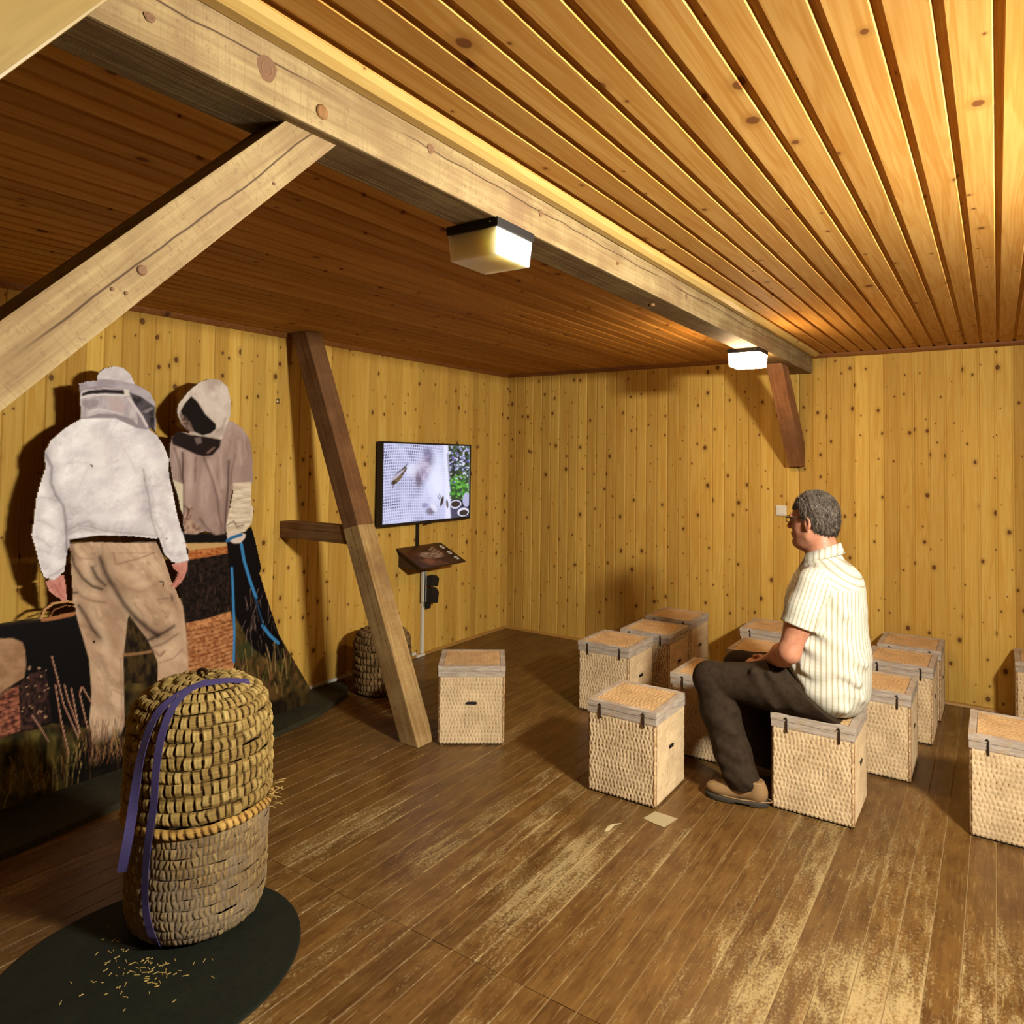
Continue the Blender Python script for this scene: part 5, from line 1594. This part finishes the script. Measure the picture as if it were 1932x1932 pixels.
# hair
hr = Sdf(HDC - .19, HDC + .19, 0.0034)
hr.ell(H(-.020, 0, .032), (.110, .087, .108), .01, R=RH)
hr.ell(H(-.055, 0, -.020), (.074, .076, .085), .02, R=RH)


def hairline(X, Y, Z):
    d = np.stack([X - HDC[0], Y - HDC[1], Z - HDC[2]], -1)
    f = d @ Ff; s_ = np.abs(d @ Fs); u = d @ Fu
    front = np.maximum(f - (.078 - .25 * s_), -(u - (.052 + .12 * (f - .02))))          # above the forehead
    top = .050 + .0 * f - u
    side = np.maximum(f - .020, -(u + .004))                                            # in front of the ear down to the temple
    back = np.maximum(f + .030, -(u + .098 + .35 * (f + .05)))                          # behind the ear to the nape
    return np.minimum(np.minimum(np.maximum(top, f - .088), side), back)


hr.cut(hairline)
hr.displace(lambda X, Y, Z: 0.0065 * (fbm((X * 1.0 + Y * .8) * 120, Z * 40 + (X - Y) * 36, 3) - .45) * 2)


def hair_mat():
    g = G('short grey hair', 0.6, 0.3)
    tc = g.n('TexCoord').outputs['Object']
    a = g.noise(g.vec('MULTIPLY', tc, (230, 230, 75)), 1.0, 4, 0.7, 0.8)
    b_ = g.noise(tc, 22, 3, 0.6)
    c = g.ramp(g.math('ADD', g.math('MULTIPLY', a, .75), g.math('MULTIPLY', b_, .25)), [(0.38, (0.03, 0.019, 0.012)), (0.52, (0.13, 0.095, 0.07)), (0.68, (0.40, 0.33, 0.26))])
    g.bump(a, 0.8, 0.004)
    return g.col(c)


M['hair'] = hair_mat()
hme = hr.mesh('person_hair')
ho = wear('hair', hme, M['hair'])
hc_ = np.empty(len(hme.vertices) * 3, np.float32); hme.vertices.foreach_get('co', hc_); hc_ = hc_.reshape(-1, 3)
hn_ = np.empty(len(hme.vertices) * 3, np.float32); hme.vertices.foreach_get('normal', hn_); hn_ = hn_.reshape(-1, 3)
rg = np.random.default_rng(4)
pick = rg.choice(len(hc_), 6500, replace=len(hc_) < 6500)
out_ = ((hc_[pick] - HDC) * hn_[pick]).sum(1) > .03
pick = pick[out_]
base = hc_[pick]; nn_ = hn_[pick]
flow = -Ff[None, :] * .55 - Fu[None, :] * np.clip(.55 - (base - HDC) @ Fu * 5, -.2, 1.1)[:, None] + rg.normal(0, .35, base.shape)
flow -= nn_ * (flow * nn_).sum(1)[:, None]; flow /= np.linalg.norm(flow, axis=1)[:, None]
ln_ = rg.uniform(.008, .020, len(base))[:, None]
tipv = base + flow * ln_ + nn_ * ln_ * rg.uniform(.12, .45, len(base))[:, None]
sd_ = np.cross(flow, nn_); wd_ = .0009
Vh = np.concatenate([base - sd_ * wd_, base + sd_ * wd_, base + nn_ * .0016, tipv]); nb = len(base); ar = np.arange(nb)
Th = np.concatenate([np.stack([ar, ar + nb, ar + 3 * nb], 1), np.stack([ar + nb, ar + 2 * nb, ar + 3 * nb], 1), np.stack([ar + 2 * nb, ar, ar + 3 * nb], 1)])
sme = np_mesh('person_hair_strands', Vh, Th)
so_h = link('hair_strands', sme, M['hair'], ho); so_h['kind'] = 'stuff'
# glasses
gl = empty('glasses'); gl.parent = pe; gl.location = OFF
M['frame'] = plain('black spectacle frame', (0.01, 0.008, 0.008), 0.35, 0.5)
for s_ in (-.034, .034):
    link('rim', tube('spectacle_rim', [H(.108, s_ + .023 * math.cos(a), .002 + .016 * math.sin(a)) for a in np.linspace(0, 2 * PI, 18, endpoint=False)], .0022, 6, True), M['frame'], gl)
    sg = 1 if s_ > 0 else -1
    link('temple', tube('spectacle_temple', [H(.106, sg * .058, .008), H(.10, sg * .072, .010), H(.03, sg * .082, .010), H(-.005, sg * .086, .010), H(-.03, sg * .084, -.010)], .0025, 6), M['frame'], gl)
link('bridge', tube('spectacle_bridge', [H(.109, -.012, .006), H(.114, 0, .009), H(.109, .012, .006)], .002, 6), M['frame'], gl)

# shirt
sh_ = Sdf((3.00, -2.46, 0.40), (3.58, -1.66, 1.30), 0.0055)
sh_.ell((3.305, -2.065, .72), (.208, .205, .23), .05)
sh_.ell((3.305, -2.065, .93), (.188, .205, .24), .06)
sh_.ell((3.335, -2.065, .57), (.170, .205, .15), .06)
sh_.ell((3.35, -2.065, 1.06), (.125, .20, .115), .05)
sh_.cone((3.29, -2.235, 1.092), (3.29, -1.895, 1.092), .068, .068, .05)
sh_.cone((3.30, -2.06, 1.10), (3.297, -2.058, 1.185), .125, .084, .04)
for el_, s0 in ((ELN, SHN), (ELF, SHF)):
    s0 = np.array(s0); el = np.array(el_); e2 = s0 + (el - s0) * .75; dv = (el - s0) / np.linalg.norm(el - s0); ec = s0 + (el - s0) * .62
    sl_ = Sdf((3.00, -2.46, 0.40), (3.58, -1.66, 1.30), 0.0055)
    sl_.chain([(s0 + [0, 0, -.005], .074), (s0 * .5 + e2 * .5, .077), (e2, .083)], .03)
    sl_.cut(lambda X, Y, Z: (X - ec[0]) * dv[0] + (Y - ec[1]) * dv[1] + (Z - ec[2]) * dv[2])
    hh = np.clip(.5 + .5 * (sh_.F - sl_.F) / .02, 0, 1); sh_.F = sh_.F * (1 - hh) + sl_.F * hh - .02 * hh * (1 - hh)
for p0, p1, r in (((3.47, -2.20, .64), (3.25, -2.26, .80), .010), ((3.48, -2.17, .57), (3.24, -2.265, .68), .010), ((3.42, -2.235, .52), (3.26, -2.25, .56), .010), ((3.49, -2.16, .72), (3.33, -2.26, .86), .009), ((3.42, -2.22, .95), (3.36, -2.245, 1.04), .008)):
    p0 = np.array(p0); p1 = np.array(p1)
    sh_.cone(p0, p1, r, r * .6, .045)


def fold(X, Y, Z):
    w = np.clip((0.95 - Z) / .3, 0, 1)
    return .0045 * np.sin((Z * 1.0 + (X - 3.3) * .75) * 62 + 4 * np.sin(X * 14)) * w * np.clip((fbm(X * 7, Z * 9, 5) - .35) * 3, 0, 1)


sh_.displace(fold)


def hem(X, Y, Z):
    hz = np.where(X < 3.11, .655, np.where(X < 3.33, .655 - (X - 3.11) * .86, .466))
    low = hz - Z
    neck = Z - (1.196 + (X - 3.30) * .28)
    return np.maximum(low, neck)


sh_.cut(hem)
me = sh_.mesh('person_shirt')
co = np.empty(len(me.vertices) * 3, np.float32); me.vertices.foreach_get('co', co); co = co.reshape(-1, 3)
nr_ = np.empty(len(me.vertices) * 3, np.float32); me.vertices.foreach_get('normal', nr_); nr_ = nr_.reshape(-1, 3)
angv = np.arctan2(co[:, 1] + 2.065, co[:, 0] - 3.30) * .205
slv = (np.abs(co[:, 1] + 2.065) > .205) & (co[:, 2] > .84)
up_ = co[:, 2] > 1.06
U_ = np.where(slv, (co[:, 0] + (co[:, 2] - 1.1) * -.26) * 1.25, np.where(up_, co[:, 0] * .55 + co[:, 2] * .85 + 3, angv))
set_f(me, U_, 'su')


def shirt_mat():
    g = G('white shirt with tan stripes', 0.8, 0.15)
    u = g.n('Attribute', attribute_name='su').outputs['Fac']
    tc = g.n('TexCoord').outputs['Object']
    z = g.n('SeparateXYZ', {0: tc}).outputs[2]
    fr_ = g.math('ABSOLUTE', g.math('SUBTRACT', g.math('FRACT', g.math('MULTIPLY', u, 42.0)), 0.5))
    fr2 = g.math('ABSOLUTE', g.math('SUBTRACT', g.math('FRACT', g.math('MULTIPLY', u, 84.0)), 0.5))
    st_ = g.math('SUBTRACT', 1.0, g.step(fr_, 0.06, 0.17))
    s2 = g.math('MULTIPLY', g.math('SUBTRACT', 1.0, g.step(fr2, 0.05, 0.12)), 0.4)
    hz = g.math('ABSOLUTE', g.math('SUBTRACT', g.math('FRACT', g.math('MULTIPLY', z, 55.0)), 0.5))
    s3 = g.math('MULTIPLY', g.math('SUBTRACT', 1.0, g.step(hz, 0.06, 0.15)), 0.25)
    m_ = g.math('MAXIMUM', g.math('MAXIMUM', st_, s2), s3)
    c = g.mix(g.math('MULTIPLY', m_, 0.9), (0.70, 0.67, 0.58), (0.40, 0.34, 0.20))
    g.bump(g.noise(tc, 30, 3, .6), 0.25, 0.006)
    return g.col(c)


M['shirt'] = shirt_mat()
so = wear('shirt', me, M['shirt'])
cl = [(3.297 + .088 * math.cos(a) - .006, -2.058 + .082 * math.sin(a), 1.205 + .018 * math.cos(a) + (0.012 if math.cos(a) > 0 else 0)) for a in np.linspace(0, 2 * PI, 28, endpoint=False)]
V = []; F = []
for i, a in enumerate(np.linspace(-2.55, 2.55, 40)):
    ca, sa = math.cos(a), math.sin(a)
    for rr, dz in ((.076, .022), (.083, .026), (.093, -.002), (.104, -.024), (.096, -.024), (.086, -.002)):
        V.append((3.292 + rr * ca, -2.058 + rr * .95 * sa, 1.207 + dz + .032 * ca))
n = 6
for i in range(39):
    for k in range(n): F.append((i * n + k, i * n + (k + 1) % n, (i + 1) * n + (k + 1) % n, (i + 1) * n + k))
F.append(tuple(range(n - 1, -1, -1))); F.append(tuple(39 * n + k for k in range(n)))
cme = mesh('person_collar', V, F, True)
bm = bmesh.new(); bm.from_mesh(cme); bmesh.ops.recalc_face_normals(bm, faces=bm.faces); bm.to_mesh(cme); bm.free()
set_f(cme, [v[0] * .9 + v[1] * .1 for v in V], 'su')
link('collar', cme, M['shirt'], so)

# trousers
tr = Sdf((2.64, -2.42, 0.03), (3.54, -1.72, 0.74), 0.0055)
tr.ell((3.335, -2.065, .535), (.150, .185, .125), .04)
NL = [((3.335, -2.165, .545), .128), ((3.05, -2.195, .558), .108), ((2.800, -2.225, .545), .086), ((2.845, -2.238, .40), .092), ((2.912, -2.252, .22), .086), ((2.962, -2.264, .10), .082)]
FL = [((3.335, -1.965, .545), .128), ((3.08, -1.945, .555), .108), ((2.855, -1.93, .545), .086), ((2.905, -1.932, .40), .090), ((2.965, -1.935, .22), .084), ((3.015, -1.937, .10), .080)]
tr.chain(NL, .025); tr.chain(FL, .025)
tr.ell((2.762, -2.225, .560), (.05, .07, .06), .03)
for p0, p1, r in (((3.10, -2.285, .64), (3.22, -2.27, .50), .010), ((3.02, -2.285, .64), (3.12, -2.285, .49), .009), ((2.83, -2.30, .50), (2.93, -2.285, .43), .008), ((2.85, -2.31, .38), (2.94, -2.315, .33), .009),
                  ((2.87, -2.325, .27), (2.97, -2.315, .22), .010), ((2.885, -2.33, .19), (3.0, -2.32, .155), .011), ((2.91, -2.335, .135), (3.01, -2.33, .115), .010)):
    tr.cone(p0, p1, r, r * .5, .04)


def cuff(X, Y, Z):
    return (.072 + (X - 2.96) * .06) - Z


tr.cut(cuff)
tr.cut(lambda X, Y, Z: np.where(X > 3.11, Z - (.70 - (X - 3.11) * .86), -1.0))
tr.displace(lambda X, Y, Z: .002 * (fbm(X * 16 + Z * 9, Z * 26 - X * 8 + Y * 10, 8) - .5) * 2 + .0015 * np.sin(Z * 95 + X * 60 + 3 * np.sin(Y * 30)) * np.clip((.5 - Z) / .35, 0, 1) * np.clip((X - 2.7) * 3, 0, 1))


def cord_mat():
    g = G('dark brown corduroy', 0.85, 0.1)
    tc = g.n('TexCoord').outputs['Object']
    a = g.noise(tc, 40, 3, .6)
    c = g.mix(g.step(a, .3, .7), (0.042, 0.027, 0.016), (0.030, 0.018, 0.010))
    g.bump(a, .3, .003)
    return g.col(c)


wear('trousers', tr.mesh('person_trousers'), cord_mat())

# shoes
M['leather'] = plain('tan shoe leather', (0.30, 0.175, 0.075), 0.45, 0.35)
M['sole'] = plain('dark rubber sole', (0.055, 0.045, 0.032), 0.7, 0.2)


def shoe(heel, toe, zrot):
    h_ = np.array([*heel, 0.]); t_ = np.array([*toe, 0.]); d = (t_ - h_) / np.linalg.norm(t_ - h_); L = np.linalg.norm(t_ - h_); nrm = np.array([-d[1], d[0], 0])
    P = lambda a, s_, z: h_ + d * a + nrm * s_ + np.array([0, 0, z])
    lo_ = np.minimum(h_, t_) - .08; hi_ = np.maximum(h_, t_) + .08; lo_[2] = -.02; hi_[2] = .16
    g = Sdf(lo_, hi_, .004)
    R3 = np.stack([d, nrm, [0, 0, 1]], 1)
    g.ell(P(.045, 0, .062), (.045, .037, .055), .02, R=R3); g.ell(P(.13, 0, .058), (.085, .041, .046), .03, R=R3); g.ell(P(.215, 0, .048), (.075, .047, .036), .03, R=R3)
    g.cone(P(.05, 0, .06), P(.062, 0, .115), .042, .043, .02); g.cone(P(.10, 0, .07), P(.16, 0, .075), .036, .032, .02)
    g.cut(lambda X, Y, Z: np.maximum(.024 - Z, Z - (.118 - .0 * X)))
    so_ = Sdf(lo_, hi_, .004)
    so_.ell(P(.06, 0, .02), (.066, .040, .06), .03, R=R3); so_.ell(P(.20, 0, .02), (.095, .052, .06), .04, R=R3); so_.ell(P(.13, 0, .02), (.09, .043, .06), .03, R=R3)
    so_.cut(lambda X, Y, Z: np.maximum(.002 - Z, Z - .0275))
    arch = P(.115, 0, 0)
    so_.cut(lambda X, Y, Z: np.minimum(.010 - Z, .035 - np.abs((X - arch[0]) * d[0] + (Y - arch[1]) * d[1])) )
    so_.cut(lambda X, Y, Z: np.maximum(.0015 - Z, -9))
    u = wear('shoe', g.mesh('person_shoe'), M['leather'])
    link('sole', so_.mesh('person_shoe_sole'), M['sole'], u)
    for i in range(3):
        a = .115 + i * .022
        link('lace', tube('lace', [P(a, -.026, .086 - i * .005), P(a + .004, 0, .106 - i * .008), P(a, .026, .086 - i * .005)], .003, 6), M['sole'], u)
    link('welt', tube('welt', [P(.13 + .15 * math.cos(t), .047 * math.sin(t) * (1.0 if math.cos(t) > -.2 else .86), .030) for t in np.linspace(0, 2 * PI, 30, endpoint=False)], .0035, 5, True), M['leather'], u)


shoe((3.085, -2.262), (2.792, -2.305), 0)
shoe((3.085, -1.935), (2.795, -1.950), 0)
